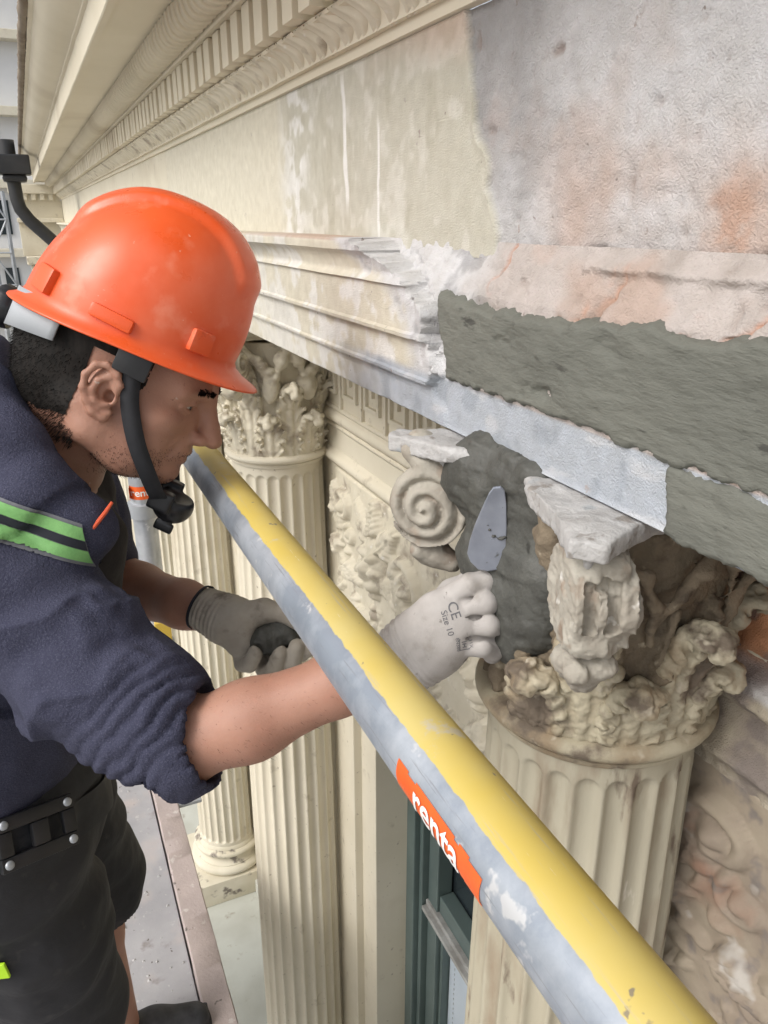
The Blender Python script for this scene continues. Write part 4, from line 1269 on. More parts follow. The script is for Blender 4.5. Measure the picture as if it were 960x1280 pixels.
# wet mortar packed between the two corners of the damaged capital
f = Field((0.29, 0.38, 1.12), (0.50, 0.72, 1.44), 0.0026)
for (x, y, z, r) in ((0.395, 0.58, 1.34, 0.055), (0.385, 0.61, 1.36, 0.045), (0.38, 0.64, 1.375, 0.030), (0.385, 0.55, 1.36, 0.045), (0.385, 0.51, 1.365, 0.035), (0.385, 0.475, 1.372, 0.022),
                     (0.40, 0.56, 1.29, 0.05), (0.405, 0.53, 1.25, 0.04), (0.40, 0.59, 1.28, 0.045), (0.365, 0.60, 1.385, 0.025), (0.37, 0.56, 1.388, 0.024), (0.372, 0.53, 1.390, 0.020), (0.41, 0.50, 1.31, 0.04), (0.405, 0.51, 1.24, 0.03)):
    f.ell((x + (0.026 if z < 1.38 else 0.016), y, z), r, 0.02)
for (px, py, t, r) in ((650, 640, 0.735, 0.04), (672, 690, 0.720, 0.035), (668, 740, 0.725, 0.035), (655, 780, 0.735, 0.03), (648, 805, 0.750, 0.025), (672, 780, 0.735, 0.022), (694, 680, 0.695, 0.030), (692, 730, 0.695, 0.030), (688, 775, 0.715, 0.026), (690, 640, 0.70, 0.026), (622, 690, 0.765, 0.04), (640, 610, 0.735, 0.035), (600, 600, 0.765, 0.035), (640, 730, 0.755, 0.04), (625, 760, 0.775, 0.035), (675, 640, 0.735, 0.03), (690, 600, 0.70, 0.016), (660, 590, 0.715, 0.02), (600, 570, 0.745, 0.022), (635, 568, 0.735, 0.02)):
    f.ell(P(px, py, t), r, 0.02)
V, F = f.mesh(1)
N = normals(V, F)
V = V + N * (0.0045 * fbm(V * [1, 1, 0.5], 22, 4, 6) + 0.0025 * fbm(V, 90, 3, 9) + 0.008 * np.clip(fbm(V * [1, 0.6, 1.6], 34, 3, 12), -0.2, 0.2))[:, None]
o = part('mortar_fill', V, F, MAT['mortar_wet'], [c for c in colA.children if c.name.startswith('capital')][0])
o['label'] = 'dark wet mortar packed into the broken capital'

# ------------------------------------------------------------------ far end of the facade
pav = thing('projecting_pavilion', 'cream pavilion projecting at the far end of the cornice', 'building', (0.6, 9.0, -7))
b = MB().box((0.02, YEND + 0.01, -7), (3.0, 11.0, 0.02 + ZC - 1.2)).box((0.0, YEND + 0.01, -0.32 + ZC), (3.0, 11.0, -0.02 + ZC), 0.004)
b.build('wall', MAT['cream'], pav)
MB().box((0.06, YEND - 0.02, -3 + ZC), (0.34, YEND + 0.009, -0.62 + ZC), 0.004).build('pilaster', MAT['cream'], pav)
MB().box((0.04, YEND - 0.05, -0.62 + ZC), (0.36, YEND + 0.008, -0.56 + ZC), 0.01).box((0.05, YEND - 0.06, -0.56 + ZC), (0.35, YEND + 0.008, -0.40 + ZC), 0.02).box((0.02, YEND - 0.09, -0.40 + ZC), (0.38, YEND + 0.008, -0.3205 + ZC), 0.012).build('pilaster_capital', MAT['carved'], pav)
MB().box((-0.01, YEND - 0.07, -0.02 + ZC), (0.398, YEND + 0.3, 0.02 + ZC), 0.006).box((0.01, YEND - 0.03, 0.0205 + ZC), (0.398, YEND + 0.3, 0.17 + ZC)).box((-0.05, YEND - 0.10, 0.23 + ZC), (0.36, YEND + 0.3, 0.31 + ZC), 0.006).box((-0.02, YEND - 0.05, 0.1705 + ZC), (0.39, YEND + 0.3, 0.2295 + ZC)).build('entablature', MAT['cream'], pav)
for k in range(5):
    MB().box((-0.01 + k * 0.075, YEND - 0.085, 0.176 + ZC), (0.03 + k * 0.075, YEND - 0.049, 0.2295 + ZC), 0.003).build('dentil', MAT['cream'], pav)

dp = thing('rain_downpipe', 'black rainwater hopper and cranked downpipe under the roof edge', 'downpipe', (0.02, 6.0, 1.2))
hz = ZC + 0.30
MB().box((-0.085, 5.95, hz - 0.02), (0.125, 6.15, hz + 0.10), 0.01).box((-0.055, 5.97, hz - 0.065), (0.095, 6.13, hz - 0.0205), 0.02).build('hopper', MAT['black_metal'], dp)
MB().tube([(0.0, 6.05, hz + 0.10), (0.0, 6.05, hz + 0.19)], 0.05, 14).build('gutter_outlet', MAT['black_metal'], dp, True)
MB().tube([(0.01, 6.05, hz - 0.06), (0.012, 6.05, hz - 0.17), (0.025, 6.05, hz - 0.23), (0.07, 6.05, hz - 0.30), (0.33, 6.05, hz - 0.57), (0.36, 6.05, hz - 0.63), (0.365, 6.05, hz - 3)], 0.043, 16).build('pipe', MAT['black_metal'], dp, True)

# far white building and a lattice scaffold tower down the street
fb = thing('far_building', 'pale rendered building with balconies far down the street, wall enlarged in place of white sky', 'building', (-4, 34, -7))
b = MB().box((-12, 34, -7), (1.6, 44, 34))  # wall stretched up and sideways, its white standing in for bright sky
b.build('wall', MAT['white_cloth'], fb)
for k in range(15):
    MB().box((-12.2, 33.4, -4.5 + k * 2.4), (1.8, 33.99, -4.2 + k * 2.4), 0.02).build('balcony_slab', MAT['cream'], fb)
    for j in range(5):
        w_ = MB().box((-0.75 - j * 2.2, 33.93, -3.7 + k * 2.4), (-0.25 - j * 2.2, 33.995, -2.5 + k * 2.4)).build('window', MAT['glass'], fb)
lt = thing('lattice_scaffold_tower', 'galvanised lattice scaffold tower beyond the hopper', 'scaffold tower', (-0.25, 12.0, -7))
for dx in (0, 0.22):
    for dy in (0, 0.5):
        MB().tube([(-0.36 + dx, 11.8 + dy, -7), (-0.36 + dx, 11.8 + dy, 1.95)], 0.024, 8).build('standard', MAT['galv'], lt, True)
for k in range(22):
    z = -7 + k * 0.41
    s = k % 2
    MB().tube([(-0.36 + 0.22 * s, 11.78, z), (-0.36 + 0.22 * (1 - s), 11.78, z + 0.41)], 0.013, 6).build('brace', MAT['galv'], lt, True)
    MB().tube([(-0.36, 11.776, z), (-0.14, 11.776, z)], 0.012, 6).build('rung', MAT['galv'], lt, True)

# ================================================================== GUARD RAIL AND POST
RX, RZ, RR = 0.187, ZC - 0.313, 0.0255
def rail_mat():
    m, t, b = nmat('half_painted_rail')
    v = coords(t, True)
    a = t.nodes.new('ShaderNodeVertexColor'); a.layer_name = 'Col'
    n = noise(t, v, 55, 5, 0.6)
    ad = t.nodes.new('ShaderNodeMath'); ad.operation = 'ADD'
    sc = t.nodes.new('ShaderNodeMath'); sc.operation = 'MULTIPLY_ADD'
    t.links.new(n, sc.inputs[0]); sc.inputs[1].default_value = 0.11; sc.inputs[2].default_value = -0.055
    sep = t.nodes.new('ShaderNodeSeparateColor'); t.links.new(a.outputs[0], sep.inputs[0])
    t.links.new(sep.outputs[0], ad.inputs[0]); t.links.new(sc.outputs[0], ad.inputs[1])
    fac = ramp(t, ad.outputs[0], 0.495, 0.505)
    yel = mix(t, ramp(t, noise(t, v, 9, 5), 0.35, 0.7), (0.57, 0.43, 0.095), (0.56, 0.46, 0.17))
    yel = mix(t, ramp(t, noise(t, v, 22, 6, 0.7), 0.62, 0.68), yel, (0.50, 0.44, 0.30))
    yel = mix(t, ramp(t, noise(t, v, 70, 3), 0.70, 0.73), yel, (0.24, 0.20, 0.13))
    vs = coords(t, True, (60, 2.2, 60))
    yel = mix(t, ramp(t, noise(t, vs, 3, 6, 0.7), 0.60, 0.68), yel, (0.47, 0.40, 0.24))
    yel = mix(t, ramp(t, noise(t, vs, 7, 4, 0.7), 0.69, 0.72), yel, (0.66, 0.62, 0.52))
    zin = mix(t, ramp(t, noise(t, v, 16, 6, 0.65), 0.40, 0.62), (0.30, 0.335, 0.385), (0.46, 0.49, 0.53))
    zin = mix(t, ramp(t, noise(t, v, 34, 4), 0.62, 0.66), zin, (0.60, 0.605, 0.61))
    zin = mix(t, ramp(t, noise(t, vs, 5, 6, 0.7), 0.58, 0.66), zin, (0.28, 0.29, 0.31))
    t.links.new(mix(t, fac, zin, yel), b.inputs['Base Color'])
    inv = t.nodes.new('ShaderNodeMath'); inv.operation = 'MULTIPLY_ADD'
    t.links.new(fac, inv.inputs[0]); inv.inputs[1].default_value = -0.45; inv.inputs[2].default_value = 0.45
    t.links.new(inv.outputs[0], b.inputs['Metallic'])
    rr = ramp(t, noise(t, v, 20, 5), 0.3, 0.7, (0.36,) * 3, (0.58,) * 3)
    t.links.new(rr, b.inputs['Roughness'])
    bump(t, b, noise(t, v, 40, 5), 0.12, 0.001)
    return m
MAT['rail'] = rail_mat()
rail = thing('guard_rail', 'long scaffold guard rail tube painted yellow on one side, bare zinc on the other', 'guard rail', (RX, 0.9, RZ))
ys = np.linspace(-0.6, 1.93, 240)
na = 56
an = np.arange(na) / na * 2 * math.pi
Yg, Ag = np.meshgrid(ys, an, indexing='ij')
V = np.stack([RX + RR * np.cos(Ag), Yg, RZ + RR * np.sin(Ag)], -1).reshape(-1, 3)
F = np.concatenate([np.stack([i * na + np.arange(na), i * na + (np.arange(na) + 1) % na, (i + 1) * na + (np.arange(na) + 1) % na, (i + 1) * na + np.arange(na)], -1) for i in range(len(ys) - 1)])
# paint covers the half of the tube turned up and towards the wall
pa = R(42)
c = 0.5 + 0.5 * np.cos(Ag - pa) - 0.06 + 0.05 * fbm(np.stack([Yg * 0, Yg, Yg * 0], -1), 4, 3, 5)
C = np.repeat(np.clip(c.reshape(-1, 1) * 0.9 + 0.05, 0, 1), 3, 1)
part('tube', V, F, MAT['rail'], rail, col=C)
tube_bvh = BVHTree.FromPolygons([tuple(v) for v in V], [tuple(f) for f in F.tolist()])
def sticker(c, ux, uy, w_, h_, txt, size, bvh, par, worn=True, seed=1, off=0.0004):
    nu, nv = 60, 14
    uu, vv = np.meshgrid(np.linspace(-w_ / 2, w_ / 2, nu), np.linspace(-h_ / 2, h_ / 2, nv), indexing='ij')
    VV = np.stack([uu, vv], -1).reshape(-1, 2)
    FF = grid_faces(nu, nv)
    if worn:
        nn = fbm(np.stack([VV[:, 0], VV[:, 1], VV[:, 0] * 0], -1), 60, 3, seed)
        ed = np.minimum(np.minimum(VV[:, 1] + h_ / 2, h_ / 2 - VV[:, 1]), np.minimum(VV[:, 0] + w_ / 2, w_ / 2 - VV[:, 0]))
        m = ed + nn * 0.006 > -0.0005
        FF = FF[m[FF].all(1)]
    V2, _ = decal(VV, None, c, ux, uy, bvh, off)
    st = part('sticker', V2, FF, MAT['orange_sticker'], par)
    TV, TF = text_shape(txt, size, 6, size * 0.018)
    V3, F3 = decal(TV, TF, c, ux, uy, bvh, off + 0.0006)
    part('lettering', V3, F3, MAT['white_print'], st, False)
    return st
# orange maker's sticker on the zinc side, reading down the tube
ang = R(180)
cs = np.array([RX + RR * math.cos(ang), 0.294, RZ + RR * math.sin(ang)])
sticker(cs, np.array([0, -1.0, 0]), np.array([math.sin(ang), 0, -math.cos(ang)]), 0.100, 0.019, 'renta', 0.0255, tube_bvh, rail, True, 3)

post = thing('scaffold_post', 'grey scaffold post with orange sticker carrying the guard rail', 'scaffold post', (RX, 1.93, 0))
b = MB().tube([(RX, 1.93, 0.0), (RX, 1.93, 1.42)], 0.030, 28)
b.build('tube', MAT['zinc'], post, True)
pb = BVHTree.FromPolygons([tuple(v) for v in b.V], b.F)
for z in (0.912, 0.505):
    MB().lathe([(0.031, z - 0.02), (0.040, z - 0.018), (0.040, z + 0.018), (0.031, z + 0.02)], (RX, 1.93, 0), 24).build('collar', MAT['galv'], post, True)
MB().box((RX - 0.012, 1.888, 0.525), (RX + 0.03, 1.902, 0.60), 0.003).build('yellow_wedge', MAT['yellow_paint'], post)
MB().box((RX - 0.05, 1.90, RZ - 0.045), (RX + 0.05, 1.965, RZ + 0.045), 0.012).build('coupler', MAT['galv'], post)
MB().box((RX - 0.06, 1.87, 0.0), (RX + 0.06, 1.99, 0.012), 0.003).build('foot_plate', MAT['galv'], post)
fd = -np.array([RX, 1.93, 0]); fd /= np.linalg.norm(fd)
cc = np.array([RX, 1.93, 0.962]) + fd * 0.03
sticker(cc, np.array([-fd[1], fd[0], 0]), np.array([0, 0, 1.0]), 0.062, 0.034, 'renta', 0.026, pb, post, False, 2, 0.0006)

# ================================================================== PERSON
person = thing('person', 'person in navy fleece and black work shorts reaching under the rail with a trowel', 'person', (-0.1, 1.0, 0.0))

def camvec(r, u, d):
    v = C_R * r + C_U * u + C_D * d
    return v / np.linalg.norm(v)
# head frame: x forward, y left, z up
tilt, away = R(26), R(10)
HF = camvec(math.cos(tilt) * math.cos(away), -math.sin(tilt) * math.cos(away), math.sin(away))
hu = camvec(math.sin(tilt), math.cos(tilt), -0.20)
HU = hu - HF * (hu @ HF); HU /= np.linalg.norm(HU)
HL = np.cross(HU, HF)
HO = P(146, 478, 0.86)
HM = np.stack([HF, HL, HU], 1)
def hw(v): return HO + np.asarray(v, float) @ HM.T
def wh_(v): return (np.asarray(v, float) - HO) @ HM
def face(v):
    """shorter lower face, slightly set back nose"""
    v = np.array(v, float)
    x, z = v[..., 0].copy(), v[..., 2].copy()
    w_ = sstep(-0.05, 0.01, x)
    v[..., 2] = np.where(z < 0.02, 0.02 + (z - 0.02) * (1 - 0.17 * w_), z) + 0.004 * sstep(0.05, 0.09, x)
    v[..., 0] = np.where(x > 0.02, 0.02 + (x - 0.02) * 0.965, x)
    return v

f = Field((-0.20, -0.105, -0.235), (0.145, 0.105, 0.15), 0.0021)
f.ell((-0.020, 0, 0.045), (0.100, 0.077, 0.088), 0.01)
f.ell((0.030, 0, -0.015), (0.062, 0.063, 0.080), 0.03)
f.ell((0.066, 0, 0.045), (0.034, 0.055, 0.038), 0.025)
f.ell((0.074, 0, -0.022), (0.030, 0.033, 0.045), 0.02)
for s in (-1, 1):
    f.chain([(-0.010, s * 0.060, -0.030), (0.005, s * 0.057, -0.058), (0.046, s * 0.040, -0.080), (0.080, s * 0.012, -0.090)], [0.017, 0.016, 0.017, 0.016], 0.03)
    f.ell((0.058, s * 0.045, -0.014), (0.028, 0.020, 0.019), 0.022)
    f.ell((0.045, s * 0.044, -0.052), (0.034, 0.016, 0.026), 0.025)
f.ell((0.083, 0, -0.089), (0.019, 0.021, 0.017), 0.016)
f.ell((0.030, 0, -0.075), (0.055, 0.040, 0.022), 0.02)
f.chain([(0.078, -0.046, 0.028), (0.090, -0.026, 0.034), (0.093, 0, 0.030), (0.090, 0.026, 0.034), (0.078, 0.046, 0.028)], [0.008, 0.010, 0.010, 0.010, 0.008], 0.014)
for s in (-1, 1):
    f.ell((0.102, s * 0.033, 0.014), (0.014, 0.016, 0.010), 0.010, mode='-')
    f.ell((0.0775, s * 0.031, 0.013), 0.0118, 0.002)
    # lids
    f.chain([(0.082, s * 0.046, 0.013), (0.0905, s * 0.036, 0.019), (0.0915, s * 0.026, 0.018), (0.089, s * 0.018, 0.011)], [0.003, 0.0042, 0.0042, 0.003], 0.002)
    f.chain([(0.082, s * 0.046, 0.010), (0.0885, s * 0.036, 0.006), (0.0890, s * 0.026, 0.006), (0.088, s * 0.018, 0.009)], [0.0024, 0.0032, 0.0032, 0.0024], 0.002)
f.chain([(0.096, 0, 0.034), (0.1015, 0, 0.018), (0.109, 0, 0.004), (0.1175, 0, -0.010), (0.1235, 0, -0.022)], [0.0090, 0.0090, 0.0090, 0.0095, 0.0108], 0.010)
f.ell((0.1245, 0, -0.0245), (0.0115, 0.0115, 0.0100), 0.006)
for s in (-1, 1):
    f.ell((0.109, s * 0.0125, -0.0285), (0.0125, 0.0075, 0.0085), 0.006)
    f.ell((0.1145, s * 0.0065, -0.0365), (0.006, 0.0032, 0.004), 0.002, mode='-')
f.ell((0.084, 0, -0.052), (0.022, 0.030, 0.024), 0.014)
f.chain([(0.088, -0.024, -0.0565), (0.1015, -0.010, -0.0515), (0.1035, 0, -0.0525), (0.1015, 0.010, -0.0515), (0.088, 0.024, -0.0565)], [0.0030, 0.0052, 0.0050, 0.0052, 0.0030], 0.004)
f.chain([(0.088, -0.022, -0.0600), (0.0985, -0.009, -0.0655), (0.0995, 0, -0.0662), (0.0985, 0.009, -0.0655), (0.088, 0.022, -0.0600)], [0.0030, 0.0060, 0.0065, 0.0060, 0.0030], 0.004)
f.chain([(0.092, -0.025, -0.0585), (0.107, -0.010, -0.0585), (0.1085, 0, -0.0588), (0.107, 0.010, -0.0585), (0.092, 0.025, -0.0585)], 0.0013, 0.002, mode='-')
for s in (-1, 1):      # fold from nostril to mouth corner
    f.chain([(0.104, s * 0.023, -0.026), (0.096, s * 0.031, -0.046), (0.090, s * 0.033, -0.060)], 0.0016, 0.008, mode='-')
# ears
def ear(s):
    def E(x, z, o): return (0.014 + 0.84 * x - 0.010 * o / 0.03, s * (0.0735 + 0.66 * o), -0.002 + 0.86 * z)
    f.ell(E(-0.006, 0.001, 0.006), (0.016, 0.0080, 0.029), 0.006)
    f.ell(E(-0.001, 0.000, 0.017), (0.009, 0.0065, 0.0145), 0.005, mode='-')
    rim = [(0.010, 0.004, 0.006), (0.012, 0.018, 0.010), (0.006, 0.030, 0.014), (-0.007, 0.036, 0.017), (-0.019, 0.030, 0.019), (-0.025, 0.014, 0.019), (-0.023, -0.004, 0.018), (-0.016, -0.020, 0.014), (-0.006, -0.033, 0.010), (0.005, -0.036, 0.006), (0.009, -0.026, 0.004)]
    f.chain([E(*p) for p in rim], [0.0028, 0.0034, 0.0037, 0.0038, 0.0038, 0.0038, 0.0038, 0.0044, 0.0058, 0.0056, 0.004], 0.003)
    f.chain([E(*p) for p in ((-0.002, 0.024, 0.012), (-0.012, 0.012, 0.014), (-0.014, -0.004, 0.014), (-0.008, -0.017, 0.012), (0.0, -0.020, 0.009))], [0.0035, 0.004, 0.004, 0.0042, 0.0035], 0.003)
    f.ell(E(0.011, -0.006, 0.009), (0.0045, 0.004, 0.0065), 0.003)
    f.ell(E(0.003, -0.004, 0.006), (0.0065, 0.008, 0.008), 0.003, mode='-')
for s in (-1, 1): ear(s)
# neck down into the collar
nb = wh_(P(35, 640, 0.93))
f.chain([(-0.045, 0, -0.01), tuple(lerp(np.array([-0.045, 0, -0.03]), nb, 0.5)), tuple(nb)], [0.060, 0.058, 0.066], 0.03)
f.chain([(-0.02, -0.05, -0.03), tuple(lerp(np.array([0.0, -0.02, -0.08]), nb + [0.05, 0, 0], 0.6))], [0.016, 0.016], 0.02)
V, F = f.mesh(1)
N = normals(V, F)
V = V + N * (0.00035 * fbm(V, 160, 2, 3))[:, None]
V = face(V)
headV, headF = hw(V), F

# arms (skin) and the rest of the body under the clothes
Rsh, Relb, Rwri = P(18, 715, 0.81), P(222, 930, 0.775), P(508, 822, 0.762)
Lsh, Lelb, Lwri = np.array([-0.005, 1.12, 1.30]), P(136, 722, 1.21), P(266, 768, 1.055)
f = Field((-0.02, 0.55, 1.0), (0.36, 0.86, 1.28), 0.0034)
mid = lerp(Relb, Rwri, 0.32)
f.chain([lerp(Rsh, Relb, 0.8), Relb, mid + [0, 0, -0.004], lerp(Relb, Rwri, 0.72), Rwri], [0.047, 0.039, 0.0375, 0.029, 0.026], 0.02)
f.ell(Relb + C_U * -0.012 + C_R * -0.004, 0.034, 0.015)
aV, aF = f.mesh(1)
f = Field((-0.02, 0.86, 0.95), (0.30, 1.30, 1.30), 0.004)
f.chain([lerp(Lsh, Lelb, 0.75), Lelb, lerp(Lelb, Lwri, 0.3) + [0, 0, -0.006], lerp(Lelb, Lwri, 0.75), Lwri], [0.046, 0.042, 0.041, 0.032, 0.027], 0.02)
bV, bF = f.mesh(1)
# legs and trunk
Rhip, Rkn, Rft = np.array([-0.155, 0.90, 0.88]), np.array([-0.105, 0.945, 0.50]), np.array([-0.12, 0.99, 0.09])
Lhip, Lkn, Lft = np.array([-0.145, 1.09, 0.88]), np.array([-0.045, 1.19, 0.50]), np.array([-0.045, 1.195, 0.09])
f = Field((-0.36, 0.74, 0.03), (0.10, 1.36, 1.42), 0.008)
for hp, kn, ft in ((Rhip, Rkn, Rft), (Lhip, Lkn, Lft)):
    f.chain([hp, lerp(hp, kn, 0.5), kn, lerp(kn, ft, 0.35) + [-0.02, 0, 0], ft], [0.075, 0.068, 0.052, 0.050, 0.036], 0.03)
f.ell((-0.15, 1.0, 0.94), (0.11, 0.16, 0.12), 0.05).ell((-0.10, 0.97, 1.18), (0.11, 0.15, 0.18), 0.05)
f.cone(Rsh + [-0.01, 0.02, -0.01], Lsh + [-0.01, -0.02, -0.01], 0.05, 0.05, 0.05)
tV, tF = f.mesh(1)
allV, allF, n0 = [], [], 0
for v, fc in ((headV, headF), (aV, aF), (bV, bF), (tV, tF)):
    allV.append(v); allF.append(fc + n0); n0 += len(v)
body = part('body', np.concatenate(allV), np.concatenate(allF), MAT['skin'], person)

# eyes, brow, hair
for s in (-1, 1):
    e = MB().lathe([(0.0119 * math.sin(t), 0.0119 * math.cos(t)) for t in np.linspace(0.02, math.pi - 0.02, 14)], (0, 0, 0), 20)
    ev = np.array(e.V)
    ev = hw(face(ev[:, [2, 0, 1]] + np.array([0.0785, s * 0.031, 0.0125])))
    eo = part('eye', ev, e.F, MAT['eye'], body)
    k = MB().lathe([(0.0056, 0), (0.0045, 0.0012), (0.002, 0.0018)], (0, 0, 0), 16)
    kv = np.array(k.V)
    part('iris', hw(face(kv[:, [2, 0, 1]] + np.array([0.0895, s * 0.0305, 0.0115]))), k.F, MAT['iris'], eo)
    b = MB()
    r3 = np.random.default_rng(5)
    for i in range(170):
        t = r3.uniform(0, 1)
        base = np.array([lerp(0.1065, 0.0930, t ** 1.5), s * lerp(0.012, 0.047, t), lerp(0.033, 0.036, math.sin(t * 2.4)) + r3.normal(0, 0.0016)])
        tip = base + np.array([0.0015, s * 0.007, 0.002 - 0.004 * t]) + r3.normal(0, 0.0008, 3)
        b.tube([hw(face(base)), hw(face(tip))], [0.0007, 0.0002], 4, False)
    b.build('eyebrow', MAT['hair'], body)
Vh = wh_(headV)
cx = Vh[headF].mean(1)
nz = fbm(cx, 60, 3, 4) * 0.008
x_, y_, z_ = cx[:, 0] + nz, cx[:, 1], cx[:, 2] + fbm(cx, 70, 3, 8) * 0.008
hm = ((x_ < -0.012) & (z_ > -0.042 - (x_ + 0.036) * -0.35)) | ((z_ > 0.036) & (x_ < 0.042)) | ((x_ > 0.034) & (x_ < 0.041) & (z_ > 0.018))
hm &= ~((np.abs(cx[:, 1]) > 0.060) & (cx[:, 2] < 0.040) & (cx[:, 2] > -0.05) & (cx[:, 0] > -0.018) & (cx[:, 0] < 0.036))
hF = headF[hm]
u, inv = np.unique(hF, return_inverse=True)
N = normals(headV, headF)[u]
hv = headV[u] + N * (0.0013 + 0.0002 * fbm(Vh[u] * [1, 1, 0.3], 300, 2, 9))[:, None]
hair = part('hair', hv, inv.reshape(hF.shape), MAT['hair'], body)
# short loose strands so the hairline fades into the neck
b = MB()
r3 = np.random.default_rng(11)
edgeF = headF[((x_ < -0.006) & (z_ > -0.078) & (z_ < 0.03) & (y_ < 0.02) & (x_ > -0.13)) & ~((np.abs(cx[:, 1]) > 0.060) & (cx[:, 2] < 0.045) & (cx[:, 2] > -0.05) & (cx[:, 0] > -0.018) & (cx[:, 0] < 0.040))]
pick = r3.choice(len(edgeF), 2600)
NN = normals(headV, headF)
for i in pick:
    p = headV[edgeF[i]].mean(0); nn = NN[edgeF[i][0]]
    L = 0.003 + 0.003 * r3.uniform()
    d = -HU * 0.8 - HF * 0.25 + nn * 0.35 + r3.normal(0, 0.15, 3)
    b.tube([p, p + d * L], [0.00032, 0.00012], 3, False)
sb = b.build('hair_stubble', MAT['hair'], body)
sb['kind'] = 'stuff'

# day-old beard
b = MB()
r3 = np.random.default_rng(31)
bs = np.where((Vh[:, 2] < -0.034) & (Vh[:, 0] > 0.012) & (Vh[:, 2] > -0.105) & (Vh[:, 0] - Vh[:, 2] > 0.085) & (Vh[:, 1] < 0.03) & ~((np.abs(Vh[:, 2] + 0.0585) < 0.010) & (Vh[:, 0] > 0.088)))[0]
for i in r3.choice(bs, 1100):
    d = NN[i] * 0.5 - HU * 0.5 + r3.normal(0, 0.25, 3)
    b.tube([headV[i], headV[i] + d * 0.0018], [0.00022, 0.0001], 3, False)
bd_ = b.build('beard_stubble', MAT['hair'], body)
bd_['kind'] = 'stuff'
# fine hairs on the right forearm
b = MB()
r3 = np.random.default_rng(21)
aN = normals(aV, aF)
fd_ = (Rwri - Relb) / np.linalg.norm(Rwri - Relb)
sel = np.where(((aV - Relb) @ fd_ > 0.01) & (aN @ C_D < 0.35))[0]
for i in r3.choice(sel, 300):
    d = fd_ * 0.8 - np.array([0, 0, 0.5]) + aN[i] * 0.35 + r3.normal(0, 0.25, 3)
    b.tube([aV[i] - aN[i] * 0.0003, aV[i] + d * (0.003 + 0.003 * r3.uniform())], [0.00011, 0.00004], 3, False)
ah = b.build('arm_hair', MAT['hair'], body)
ah['kind'] = 'stuff'

# ---- fleece jacket
f = Field((-0.40, 0.60, 0.80), (0.20, 1.34, 1.50), 0.0038)
f.ell((-0.165, 1.0, 0.97), (0.145, 0.195, 0.12), 0.05)
f.ell((-0.145, 0.985, 1.08), (0.145, 0.185, 0.15), 0.06)
f.ell((-0.105, 0.965, 1.20), (0.135, 0.18, 0.15), 0.06)
f.cone(Rsh + [-0.03, 0.02, -0.01], Lsh + [-0.02, -0.02, -0.01], 0.075, 0.070, 0.05)
sl_mid = lerp(Rsh, Relb, 0.47) + C_U * -0.014
hemR = lerp(Relb, Rwri, 0.02)
f.chain([Rsh + [-0.015, 0.0, -0.012], sl_mid + C_U * -0.006, lerp(Rsh, Relb, 0.8), hemR], [0.088, 0.070, 0.061, 0.055], 0.03)
f.chain([Lsh, lerp(Lsh, Lelb, 0.5), lerp(Lsh, Lelb, 0.86)], [0.070, 0.058, 0.050], 0.03)
# collar: a thick roll round the neck, open at the throat
nk = [P(92, 655, 0.795), P(40, 618, 0.780), P(6, 560, 0.785), P(-22, 495, 0.825), P(-40, 455, 0.90), P(-22, 455, 0.985), P(30, 500, 1.03), P(80, 590, 1.02), P(115, 650, 0.97)]
f.chain([P(75, 690, 0.80)] + nk, [0.028, 0.032, 0.034, 0.034, 0.034, 0.033, 0.033, 0.033, 0.033, 0.030], 0.014)
f.chain([P(116, 662, 0.80), P(92, 672, 0.80), P(60, 690, 0.80)], [0.020, 0.030, 0.04], 0.016)
# hollow of the neck opening
f.cone(P(85, 590, 0.90), P(10, 360, 0.90), 0.062, 0.085, 0.012, mode='-')
f.cone(P(85, 590, 0.90), P(150, 690, 0.90), 0.060, 0.045, 0.012, mode='-')
# sleeve mouths
f.cone(lerp(Relb, Rwri, -0.03), lerp(Relb, Rwri, 0.3), 0.048, 0.050, 0.004, mode='-')
V, F = f.mesh(1)
N = normals(V, F)
# folds: gathers pushed up the right sleeve, drag lines elsewhere
ax = (Relb - Rsh); La = np.linalg.norm(ax); ax /= La
sA = ((V - Rsh) @ ax) / La
radial = V - Rsh - np.outer((V - Rsh) @ ax, ax)
rdist = np.linalg.norm(radial, axis=1)
e1 = np.cross(ax, [0, 0, 1.0]); e1 /= np.linalg.norm(e1); e2 = np.cross(ax, e1)
phi = np.arctan2(radial @ e2, radial @ e1)
onarm = (rdist < 0.13) & (sA > 0.0)
wob = fbm(V, 14, 3, 2)
wobf = fbm(V, 30, 3, 12)
am_ = 0.0075 * sstep(0.55, 0.90, sA + 0.10 * wob) * onarm * np.clip(0.55 + 1.1 * fbm(V, 11, 3, 33), 0.1, 1.3)
rid = np.abs(np.sin(sA * 52 + 3.6 * wob + 1.3 * np.sin(phi + 0.6) + 1.0 * wobf)) ** 0.7
disp = am_ * (rid - 0.6)
am2 = 0.0150 * sstep(0.10, 0.35, sA) * sstep(0.95, 0.65, sA) * onarm
rid2 = 1 - np.abs(np.sin(sA * 9.5 + 1.6 * np.cos(phi - 0.9) + 2.6 * wob)) ** 0.8
disp += am2 * (rid2 - 0.45) * (0.4 + np.clip(0.8 * fbm(V, 6, 2, 41) + 0.4, 0, 1))
disp += 0.008 * np.where(onarm, 0.4, 1.0) * (1 - 2 * np.abs(fbm(V * [1, 1, 0.6], 9, 3, 21)))
disp += 0.0012 * fbm(V, 60, 3, 5)
V = V + N * disp[:, None]
jacket = part('jacket', V, F, MAT['fleece'], person)
jV, jF = V, F
